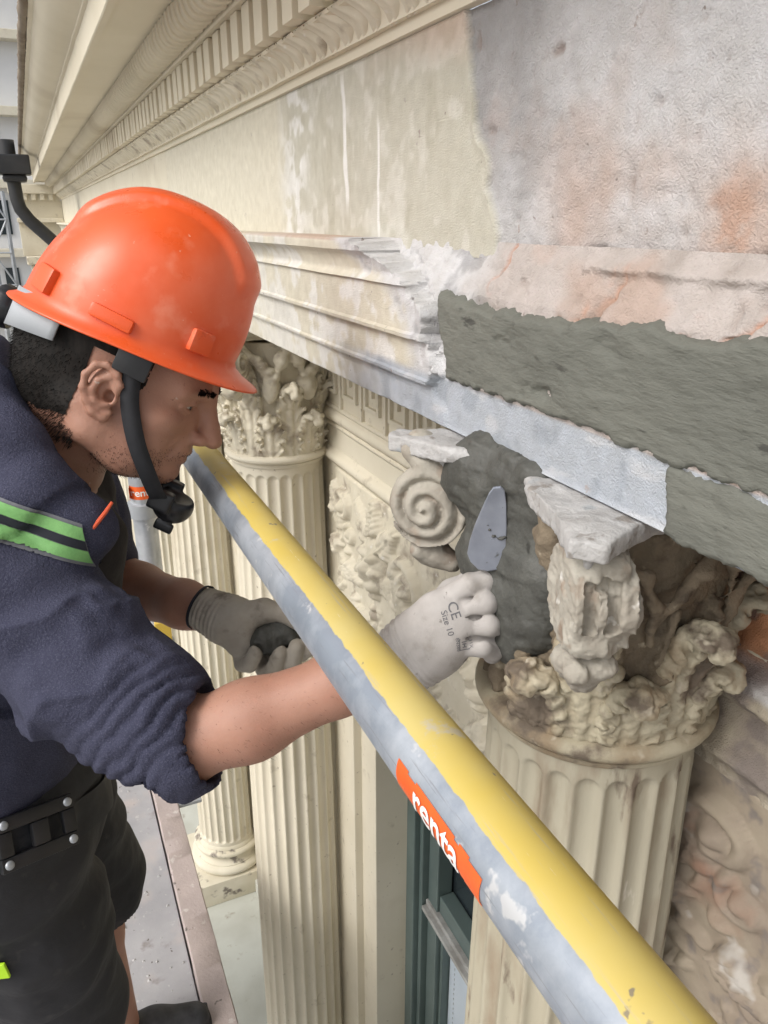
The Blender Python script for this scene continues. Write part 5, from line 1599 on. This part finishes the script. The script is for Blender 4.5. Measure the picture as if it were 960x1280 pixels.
# shirt showing at the open throat
f = Field((-0.16, 0.82, 1.05), (0.16, 1.12, 1.42), 0.006)
f.chain([P(60, 640, 0.92), P(95, 680, 0.93), P(105, 760, 0.98)], [0.062, 0.050, 0.05], 0.03)
f.chain([P(105, 600, 0.97), P(122, 680, 1.0)], [0.033, 0.035], 0.02)
V, F = f.mesh(1)
V = V + normals(V, F) * (0.006 * fbm(V, 20, 3, 5))[:, None]
part('shirt', V, F, MAT['dark_shirt'], person)
# reflective band over the shoulder
bn = camvec(0.36, 0.93, 0.0)
bc = P(50, 668, 0.74)
near = lambda c: ((c - np.array([0, 0, ZC])) @ C_D < 0.90) & (c[:, 2] > 1.15)
def band(t0, t1, mat, off, nm, par):
    V_, F_ = slab(jV, jF, bn, bc, t0, t1, near, off, extra=((P(113, 690, 0.78), camvec(0.85, 0.10, 0.1)),))
    return part(nm, V_, F_, mat, par)
bd = band(-0.0205, 0.0205, MAT['grey_tape'], 0.0020, 'reflective_band', jacket)
band(0.0050, 0.0170, MAT['lime'], 0.0034, 'lime_stripe', bd)
band(-0.0040, 0.0044, MAT['black_tape'], 0.0034, 'dark_stripe', bd)
band(-0.0168, -0.0048, MAT['lime'], 0.0034, 'lime_stripe', bd)
# orange piping on the collar tip
b = MB().tube([P(103, 676, 0.774), P(118, 658, 0.772), P(132, 640, 0.776), P(140, 628, 0.782)], [0.0016, 0.0022, 0.0022, 0.0016], 8)
b.build('piping', MAT['piping'], jacket, True)

# ---- trousers: short work trousers
f = Field((-0.38, 0.74, 0.34), (0.10, 1.36, 1.02), 0.0055)
f.ell((-0.155, 1.0, 0.93), (0.145, 0.195, 0.10), 0.04)
f.ell((-0.150, 1.0, 0.85), (0.150, 0.195, 0.10), 0.05)
for hp, kn, ft in ((Rhip, Rkn, Rft), (Lhip, Lkn, Lft)):
    f.chain([hp, lerp(hp, kn, 0.5) + [0.008, 0, 0], kn + [0.0, 0, -0.005], lerp(kn, ft, 0.12)], [0.105, 0.094, 0.079, 0.077], 0.03)
    f.cone(lerp(kn, ft, 0.10), lerp(kn, ft, 0.5), 0.066, 0.066, 0.004, mode='-')
V, F = f.mesh(1)
N = normals(V, F)
wob = fbm(V, 8, 3, 3)
V = V + N * (0.010 * (0.5 - np.abs(fbm(V * [1, 1, 0.8], 7, 3, 8))) + 0.004 * np.sin(V[:, 2] * 70 + 5 * wob) * sstep(0.0, 0.5, wob + 0.25))[:, None]
V = relax(V, F, 1)
tr = part('trousers', V, F, MAT['trousers'], person)
trV, trF = V, F
# belt and leg strap of a harness, with buckle
bz = np.array([0.10, 0, 1.0]); bz /= np.linalg.norm(bz)
V_, F_ = slab(trV, trF, bz, np.array([-0.15, 1.0, 0.945]), -0.02, 0.02, None, 0.004)
part('belt', V_, F_, MAT['black_web'], person)
ln = camvec(-0.10, 0.96, 0.0)
lc = P(60, 1035, 0.95)
V_, F_ = slab(trV, trF, ln, lc, -0.024, 0.024, lambda c: (c[:, 1] < 1.03) & (c[:, 2] < 0.93), 0.005)
strap = part('harness_leg_strap', V_, F_, MAT['black_web'], person)
trb = BVHTree.FromPolygons([tuple(v) for v in trV], trF.tolist())
bp = P(42, 1040, 0.9)
hit = trb.ray_cast(Vector((0, 0, ZC)), Vector((bp - np.array([0, 0, ZC])) / np.linalg.norm(bp - np.array([0, 0, ZC]))), 3)
hp_ = np.array(hit[0]) if hit[0] is not None else bp
hn = np.array(hit[1]) if hit[0] is not None else -C_D
bx_ = np.cross(ln, hn); bx_ /= np.linalg.norm(bx_)
by_ = np.cross(hn, bx_)
BM = Matrix(np.vstack([np.hstack([np.stack([bx_, by_, hn], 1), (hp_ + hn * 0.010)[:, None]]), [0, 0, 0, 1]]).tolist())
m = MB()
m.box((-0.046, -0.030, -0.004), (0.046, -0.014, 0.005), 0.002, BM).box((-0.046, 0.014, -0.004), (0.046, 0.030, 0.005), 0.002, BM)
m.box((-0.046, -0.0135, -0.004), (-0.030, 0.0135, 0.0048), 0.002, BM).box((0.030, -0.0135, -0.004), (0.046, 0.0135, 0.0048), 0.002, BM)
m.box((-0.008, -0.0135, -0.003), (0.012, 0.0135, 0.0065), 0.002, BM)
bk = m.build('buckle', MAT['black_plastic'], strap, True)
for x, y in ((-0.038, -0.022), (-0.038, 0.022), (0.038, -0.022), (0.038, 0.022)):
    r_ = MB().lathe([(0.0052, 0.0), (0.0048, 0.0018), (0.0028, 0.0028)], (0, 0, 0), 14)
    rv = [np.array(BM @ Vector((v[0] + x, v[1] + y, v[2] + 0.005))) for v in r_.V]
    part('rivet', rv, r_.F, MAT['galv'], bk)
for (px, py, w1, h1) in ((-8, 1212, 0.018, 0.026),):
    tp = P(px, py, 0.9)
    hit = trb.ray_cast(Vector((0, 0, ZC)), Vector((tp - np.array([0, 0, ZC])) / np.linalg.norm(tp - np.array([0, 0, ZC]))), 3)
    if hit[0] is not None:
        q_ = np.array(hit[0]); nn = np.array(hit[1])
        ux = np.cross(ln, nn); ux /= np.linalg.norm(ux); uy = np.cross(nn, ux)
        TM = Matrix(np.vstack([np.hstack([np.stack([ux, uy, nn], 1), (q_ + nn * 0.003)[:, None]]), [0, 0, 0, 1]]).tolist())
        MB().box((-w1, -h1 / 2, -0.002), (w1, h1 / 2, 0.002), 0.001, TM).build('fluorescent_tab', MAT['lime_fluo'], tr)
# shoes
for ft in (Rft, Lft):
    f = Field(ft + [-0.13, -0.08, -0.10], ft + [0.22, 0.08, 0.06], 0.005)
    f.chain([ft + [-0.03, 0, -0.045], ft + [0.06, 0, -0.05], ft + [0.14, 0.0, -0.058]], [0.042, 0.043, 0.032], 0.02)
    f.cone(ft + [-0.01, 0, -0.03], ft + [-0.01, 0, 0.02], 0.045, 0.042, 0.02)
    f.box(ft + np.array([0.045, 0, -0.0800]), (0.135, 0.043, 0.010), None, 0.008, 0.006)
    V, F = f.mesh(1)
    part('shoe', V, F, MAT['shoe'], person)

# ---- gloves
def finger(f, pts, r0, r1, k=0.004):
    n = len(pts)
    f.chain(pts, [lerp(r0, r1, i / (n - 1)) for i in range(n)], k)
# right glove: back of the hand towards us, fingers round the trowel handle
f = Field((0.22, 0.50, 1.08), (0.46, 0.74, 1.36), 0.0017)
T = 0.742
W0, W1 = P(497, 828, 0.766), P(522, 812, 0.760)
f.chain([W0, W1], [0.0325, 0.0335], 0.006)
f.chain([W1, P(545, 795, 0.752), P(572, 778, T)], [0.0335, 0.034, 0.027], 0.015)
for (px, py, r) in ((560, 758, 0.015), (566, 776, 0.0155), (566, 795, 0.015), (558, 812, 0.014), (546, 768, 0.021), (540, 818, 0.019)):
    f.ell(P(px, py, T - 0.004), r, 0.012)
fing_r = [
    [P(562, 748, T - 0.006), P(588, 731, T - 0.014), P(606, 727, T - 0.012), P(622, 725, T - 0.006)],
    [P(580, 760, T - 0.010), P(606, 753, T - 0.018), P(622, 757, T - 0.004), P(624, 766, T + 0.022)],
    [P(584, 783, T - 0.010), P(611, 781, T - 0.017), P(626, 786, T - 0.002), P(626, 794, T + 0.024)],
    [P(578, 806, T - 0.008), P(603, 808, T - 0.014), P(617, 813, T - 0.001), P(615, 818, T + 0.022)]]
for pts, r in zip(fing_r, (0.0115, 0.0118, 0.0115, 0.0105)):
    finger(f, pts, r * 1.03, r * 0.93, 0.002)
for (xa, ya, xb, yb3) in ((578, 752, 626, 741), (582, 773, 630, 770), (580, 797, 630, 801)):
    f.cone(P(xa, ya, T - 0.021), P(xb, yb3, T - 0.012), 0.0016, 0.0042, 0.005, '-')
finger(f, [P(540, 770, T + 0.010), P(566, 742, T + 0.020), P(592, 728, T + 0.022), P(606, 722, T + 0.018)], 0.015, 0.0115, 0.006)   # thumb on the far side
axc = (W1 - W0) / np.linalg.norm(W1 - W0)
wc = W0 - axc * 0.014
f.func(lambda x, y, z: (x - wc[0]) * axc[0] + (y - wc[1]) * axc[1] + (z - wc[2]) * axc[2], wc - 0.05, wc + 0.05, 0.001, '-')
V, F = f.mesh(1)
N = normals(V, F)
ax = (W1 - W0) / np.linalg.norm(W1 - W0)
s_ = (V - W1) @ ax
V = V + N * (0.0011 * np.sin(s_ * 900 + 1.5 * fbm(V, 40, 2, 3)) * sstep(0.012, -0.008, s_) + 0.0012 * fbm(V, 45, 3, 7))[:, None]
gr_ = part('glove', V, F, MAT['glove'], person)
gr_['label'] = 'white knitted glove with printed marks, gripping the trowel'
gb = BVHTree.FromPolygons([tuple(v) for v in V], F.tolist())
gx = camvec(0.30, -0.95, 0.0)
gy = camvec(0.95, 0.30, 0.0)
for txt, px, py, sz in (('CE', 564, 759, 0.0135), ('Size 10', 556, 774, 0.0085), ('EN388', 569, 800, 0.0048), ('4131X', 585, 797, 0.0046)):
    TV, TF = text_shape(txt, sz, 3, 0)
    V3, F3 = decal(TV, TF, P(px, py, T), gx if sz > 0.006 else camvec(0.15, -0.99, 0), gy, gb, 0.0005)
    part('printed_text', V3, F3, MAT['grey_print'], gr_, False)
TV, TF = [], []
def fr(x0, y0, x1, y1): 
    n = len(TV); TV.extend([np.array((x0, y0)), np.array((x1, y0)), np.array((x1, y1)), np.array((x0, y1))]); TF.append((n, n + 1, n + 2, n + 3))
for a in ((-0.005, -0.0055, -0.0043, 0.0055), (0.0043, -0.0055, 0.005, 0.0055), (-0.0042, 0.0048, 0.0042, 0.0055), (-0.0042, -0.0055, 0.0042, -0.0048), (-0.002, -0.003, 0.002, -0.0022), (-0.002, 0.0, 0.002, 0.0008), (-0.0005, -0.0021, 0.0005, -0.0001), (-0.0025, 0.002, 0.0025, 0.0028)):
    fr(*a)
V3, F3 = decal(TV, TF, P(577, 800, T), camvec(0.97, 0.1, 0), camvec(-0.1, 0.97, 0), gb, 0.0005)
part('printed_mark', V3, F3, MAT['grey_print'], gr_, False)
# dark cuff edge of the left glove and the left hand, palm up, cupping mortar
f = Field((0.10, 0.83, 0.97), (0.32, 1.04, 1.17), 0.0018)
TL = 1.035
w0, w1 = P(262, 764, 1.058), P(288, 776, 1.048)
f.chain([w0, w1], [0.0315, 0.033], 0.006)
f.chain([w1, P(310, 785, 1.045), P(335, 785, 1.048)], [0.031, 0.030, 0.028], 0.015)
f.ell(P(303, 805, TL), 0.020, 0.012); f.ell(P(345, 775, TL + 0.005), 0.018, 0.012)
f.chain([P(300, 768, TL - 0.005), P(330, 762, TL - 0.008), P(356, 766, TL - 0.014), P(376, 780, TL - 0.020)], [0.018, 0.0145, 0.0125, 0.0115], 0.006)       # thumb
for a, b_, c_, d_, r in (((300, 812), (303, 830), (312, 831), (322, 812), 0.0115), ((320, 818), (332, 838), (343, 836), (349, 815), 0.0122), ((340, 812), (356, 832), (366, 828), (371, 808), 0.0122), ((355, 800), (376, 816), (386, 810), (388, 792), 0.0118)):
    finger(f, [P(*a, TL + 0.008), P(*b_, TL - 0.002), P(*c_, TL - 0.022), P(*d_, TL - 0.034)], r, r * 0.88, 0.0022)
f.ell(P(335, 797, TL - 0.022), (0.022, 0.022, 0.018), 0.008, mode='-')
axl = (w1 - w0) / np.linalg.norm(w1 - w0)
wl = w0 - axl * 0.014
f.func(lambda x, y, z: (x - wl[0]) * axl[0] + (y - wl[1]) * axl[1] + (z - wl[2]) * axl[2], wl - 0.05, wl + 0.05, 0.001, '-')
V, F = f.mesh(1)
N = normals(V, F)
ax = (w1 - w0) / np.linalg.norm(w1 - w0)
s_ = (V - w1) @ ax
V = V + N * (0.0007 * np.sin(s_ * 900) * sstep(0.004, -0.01, s_) + 0.0015 * fbm(V, 45, 3, 7))[:, None]
gl_ = part('glove', V, F, MAT['glove_dirty'], person)
gl_['label'] = 'dirty grey glove cupped palm up around mortar'
cuff = MB().tube([w0 - ax * 0.0165, w0 - ax * 0.016, w0 - ax * 0.0125, w0 - ax * 0.012], [0.0285, 0.0318, 0.0325, 0.0310], 28, False)
cuff.build('cuff_edge', MAT['black_tape'], gl_, True)
# lump of mortar in the palm
f = Field(P(335, 797, TL - 0.012) - 0.05, P(335, 797, TL - 0.012) + 0.05, 0.0022)
f.ell(P(333, 798, TL - 0.004), 0.022, 0.01).ell(P(352, 790, TL - 0.006), 0.018, 0.01).ell(P(318, 806, TL - 0.002), 0.016, 0.01).ell(P(345, 806, TL - 0.006), 0.015, 0.006).ell(P(365, 798, TL - 0.008), 0.013, 0.006)
V, F = f.mesh(1)
V = V + normals(V, F) * (0.007 * fbm(V, 60, 4, 5))[:, None]
tag(part('mortar_lump', V, F, MAT['mortar_wet']), 'dark lump of wet mortar held in the dirty cupped glove', 'mortar')

# ---- trowel
trowel = thing('trowel', 'small steel pointing trowel with mortar smears pressed against the capital', 'trowel', tuple(P(605, 715, 0.735)))
out = [(617, 609), (626, 608), (631, 613), (633, 630), (633.5, 660), (632, 690), (630, 704), (622, 712), (610, 714), (598, 712), (588, 702), (584, 692), (587, 676), (594, 655), (604, 632), (611, 617)]
def tdep(px, py): return 0.684 + 0.033 * (py - 608) / 106.0 - 0.006 * (px - 600) / 60
tf = np.array([P(x, y, tdep(x, y)) for x, y in out])
tn = np.cross(tf[4] - tf[0], tf[12] - tf[0]); tn /= np.linalg.norm(tn)
if tn @ C_D < 0: tn = -tn
ctr = tf.mean(0)
n_ = len(out)
V = np.concatenate([tf, ctr + (tf - ctr) * 0.97 - tn * 0.0005, tf + tn * 0.0014])
F = [tuple(range(n_, 2 * n_))] + [(i, (i + 1) % n_, n_ + (i + 1) % n_, n_ + i) for i in range(n_)] + [(i, 2 * n_ + i, 2 * n_ + (i + 1) % n_, (i + 1) % n_) for i in range(n_)] + [tuple(reversed(range(2 * n_, 3 * n_)))]
bl = part('blade', V, F, MAT['blade'], trowel, False)
f = Field(P(606, 665, 0.712) - 0.04, P(606, 665, 0.712) + 0.04, 0.0016)
for (px, py, r) in ((612, 662, 0.0026), (617, 670, 0.0028), (626, 673, 0.0030), (610, 656, 0.002), (630, 671, 0.0026), (629, 634, 0.0018)):
    f.ell(P(px, py, tdep(px, py) - 0.0004), (r, r, r * 0.55), 0.002)
V, F = f.mesh(1)
V = V + normals(V, F) * (0.0012 * fbm(V, 180, 2, 5))[:, None]
part('mortar_smear', V, F, MAT['mortar_wet'], bl)
MB().tube([P(608, 710, 0.736), P(606, 722, 0.752), P(600, 735, 0.756)], [0.004, 0.004, 0.0045], 10).build('tang', MAT['blade'], trowel, True)
MB().tube([P(602, 730, 0.756), P(590, 752, 0.760), P(572, 790, 0.766), P(562, 812, 0.770)], [0.008, 0.0115, 0.0125, 0.010], 14).build('handle', MAT['wood'], trowel, True)

# ---- hard hat
hat = thing('hard_hat', 'scuffed orange hard hat with central ridge worn tilted forward', 'hard hat', tuple(hw((-0.006, 0, 0.06))))
HC = np.array([-0.004, 0.0, 0.060])
def hat_r(th, el):
    """dome radius vector in the head frame, th around (0 = front), el 0 at brim .. 1 at top"""
    return None
nth, nel = 160, 60
th = np.arange(nth) / nth * 2 * math.pi
rows = []
for j in range(nel + 1):
    t = j / nel
    a = t * math.pi / 2
    ca, sa = math.cos(a) ** 0.80, math.sin(a)
    x = 0.128 * ca * np.cos(th) * np.where(np.cos(th) > 0, 0.95, 1.0)
    y = 0.1085 * ca * np.sin(th)
    z = 0.148 * sa ** 0.98 + 0.0 * th
    x = x + 0.004 * math.sin(a * 2)
    z = z + 0.0 * x
    # central ridge, front to back, fading out near the rim
    rg = sstep(0.052, 0.043, np.abs(y)) * sstep(0.30, 0.42, t + 0 * th) * 0.0075
    rg = np.where(np.cos(th) > 0, rg, rg * sstep(0.30, 0.5, t + 0 * th))
    nx, ny, nzv = x / 0.128, y / 0.1085, z / 0.148
    L = np.sqrt(nx ** 2 + ny ** 2 + nzv ** 2)
    rows.append(np.stack([x + rg * nx / L, y + rg * ny / L, z + rg * nzv / L], -1))
# drip rim and peak below the dome
def rim(off, dz, peak):
    cf = np.clip(np.cos(th), 0, 1) ** 1.5
    cb = np.clip(-np.cos(th), 0, 1) ** 3
    ex = 0.75 * off + peak * cf + 0.006 * cb * off / 0.012
    x = 0.128 * np.cos(th) * np.where(np.cos(th) > 0, 0.95, 1.0)
    y = 0.1085 * np.sin(th)
    nx, ny = np.cos(th), np.sin(th) * 1.05
    return np.stack([x + ex * nx, y + ex * ny, dz - peak * 0.22 * cf + 0 * th], -1)
brim = [rim(0.000, -0.004, 0), rim(0.002, -0.010, 0.003), rim(0.007, -0.0155, 0.012), rim(0.012, -0.019, 0.028), rim(0.0125, -0.0205, 0.030), rim(0.0115, -0.0215, 0.029), rim(0.006, -0.0175, 0.012), rim(-0.003, -0.010, 0.0), rim(-0.004, 0.01, 0.0)]
rows_all = np.array(brim[::-1] + rows)
rows_all *= [0.915, 0.93, 0.92]
rows_all[..., 2] += 0.095 * (rows_all[..., 0] + 0.12)        # worn tipped back a little
V = hw(rows_all.reshape(-1, 3) + HC)
nr = len(rows_all)
i, j = np.meshgrid(np.arange(nr - 1), np.arange(nth), indexing='ij')
j2 = (j + 1) % nth
F = np.stack([i * nth + j, i * nth + j2, (i + 1) * nth + j2, (i + 1) * nth + j], -1).reshape(-1, 4)
shell = part('shell', V, F, MAT['hat'], hat)
def lug(ang, z, w_, h_, d_):
    a = R(ang)
    p = np.array([0.128 * math.cos(a) * (0.95 if math.cos(a) > 0 else 1), 0.1085 * math.sin(a), z]) * [0.915, 0.93, 0.92] + HC
    p[2] += 0.095 * (p[0] + 0.128)
    n = np.array([math.cos(a), math.sin(a) * 1.1, 0.10]); n /= np.linalg.norm(n)
    tx = np.cross([0, 0, 1.0], n); tx /= np.linalg.norm(tx)
    up = np.cross(n, tx)
    Mx = Matrix(np.vstack([np.hstack([HM @ np.stack([tx, up, n], 1), hw(p)[:, None]]), [0, 0, 0, 1]]).tolist())
    b = MB()
    b.box((-w_ / 2, -h_ / 2, -0.012), (w_ / 2, h_ / 2, d_), 0.0035, Mx)
    vs = []
    return b.build('accessory_lug', MAT['hat'], shell, True)
for ang in (-46, 46): lug(ang, 0.012, 0.026, 0.024, 0.006)
for ang in (-134, 134): lug(ang, 0.014, 0.027, 0.027, 0.006)
for ang in (-92, 92): lug(ang, 0.004, 0.044, 0.014, 0.005)
# headband at the nape, ratchet knob
def band_strip(a0, a1, rx, ry, z0, z1, z0b, z1b, n=40):
    V = []
    for k in range(n):
        a = R(lerp(a0, a1, k / (n - 1)))
        t = abs(k / (n - 1) - 0.5) * 2
        for zz in (lerp(z0b, z0, t), lerp(z1b, z1, t)):
            V.append(hw(np.array([rx * math.cos(a) - 0.012, ry * math.sin(a), zz])))
    return np.array(V), np.array([[2 * k, 2 * k + 2, 2 * k + 3, 2 * k + 1] for k in range(n - 1)])
V, F = band_strip(112, 248, 0.1135, 0.090, 0.026, 0.062, 0.004, 0.050)
hb = part('headband', V, F, MAT['grey_plastic'], hat)
so_ = hb.modifiers.new('thickness', 'SOLIDIFY'); so_.thickness = 0.0022; so_.offset = 1
k = MB().lathe([(0.0, 0.0), (0.021, 0.0), (0.023, 0.004), (0.023, 0.016), (0.020, 0.020), (0.0, 0.021)], (0, 0, 0), 30)
kv = np.array(k.V)
rk = 1 + 0.03 * np.sign(np.sin(np.arctan2(kv[:, 1], kv[:, 0]) * 15))
part('ratchet_knob', hw(np.stack([-0.126 - kv[:, 2], kv[:, 0] * rk, 0.022 + kv[:, 1] * rk], -1)), k.F, MAT['black_plastic'], hat, sharp=40)
# chin strap: ribbon down each cheek to a chin cup
def ribbon(pts, wid, name, mat, par, thick=0.0016, wdir=None):
    pts = [np.array(p, float) for p in pts]
    # smooth
    Pn = []
    for i in range(len(pts) - 1):
        p0, p1, p2, p3 = pts[max(i - 1, 0)], pts[i], pts[i + 1], pts[min(i + 2, len(pts) - 1)]
        for t in np.linspace(0, 1, 8, endpoint=False):
            Pn.append(0.5 * ((2 * p1) + (-p0 + p2) * t + (2 * p0 - 5 * p1 + 4 * p2 - p3) * t * t + (-p0 + 3 * p1 - 3 * p2 + p3) * t ** 3))
    Pn.append(pts[-1])
    Pn = np.array(Pn)
    V = []
    for p in Pn:
        V.append(hw(p - np.array(wdir) * wid / 2)); V.append(hw(p + np.array(wdir) * wid / 2))
    F = np.array([[2 * k, 2 * k + 2, 2 * k + 3, 2 * k + 1] for k in range(len(Pn) - 1)])
    o = part(name, V, F, mat, par)
    m = o.modifiers.new('thickness', 'SOLIDIFY'); m.thickness = thick; m.offset = 0
    return o
wd = np.array([0.90, 0.05, 0.44]); wd /= np.linalg.norm(wd)
for s in (-1, 1):
    st = ribbon([(0.024, s * 0.084, 0.050), (0.027, s * 0.081, 0.030), (0.036, s * 0.077, 0.0), (0.056, s * 0.072, -0.034), (0.080, s * 0.058, -0.066), (0.096, s * 0.040, -0.088), (0.104, s * 0.020, -0.100)], 0.0190, 'chin_strap', MAT['black_web'], hat, 0.0012, wd)
    Mx = Matrix(np.vstack([np.hstack([HM, hw((0.022, s * 0.085, 0.040))[:, None]]), [0, 0, 0, 1]]).tolist())
    MB().box((-0.016, -0.0025, -0.012), (0.020, 0.0025, 0.014), 0.002, Mx).build('strap_anchor', MAT['black_plastic'], st, True)
f = Field((0.03, -0.045, -0.165), (0.125, 0.045, -0.085), 0.002)
f.ell((0.082, 0, -0.123), (0.024, 0.030, 0.022), 0.004)
f.ell((0.080, 0, -0.098), (0.030, 0.034, 0.020), 0.004, mode='-')
f.box((0.070, -0.029, -0.116), (0.013, 0.008, 0.012), None, 0.003, 0.004)
f.box((0.070, 0.029, -0.116), (0.013, 0.008, 0.012), None, 0.003, 0.004)
f.box((0.084, -0.020, -0.146), (0.011, 0.003, 0.006), None, 0.002, 0.003)
V, F = f.mesh(1)
part('chin_cup', hw(V + np.array([0.030, 0, 0.022])), F, MAT['black_plastic'], hat)
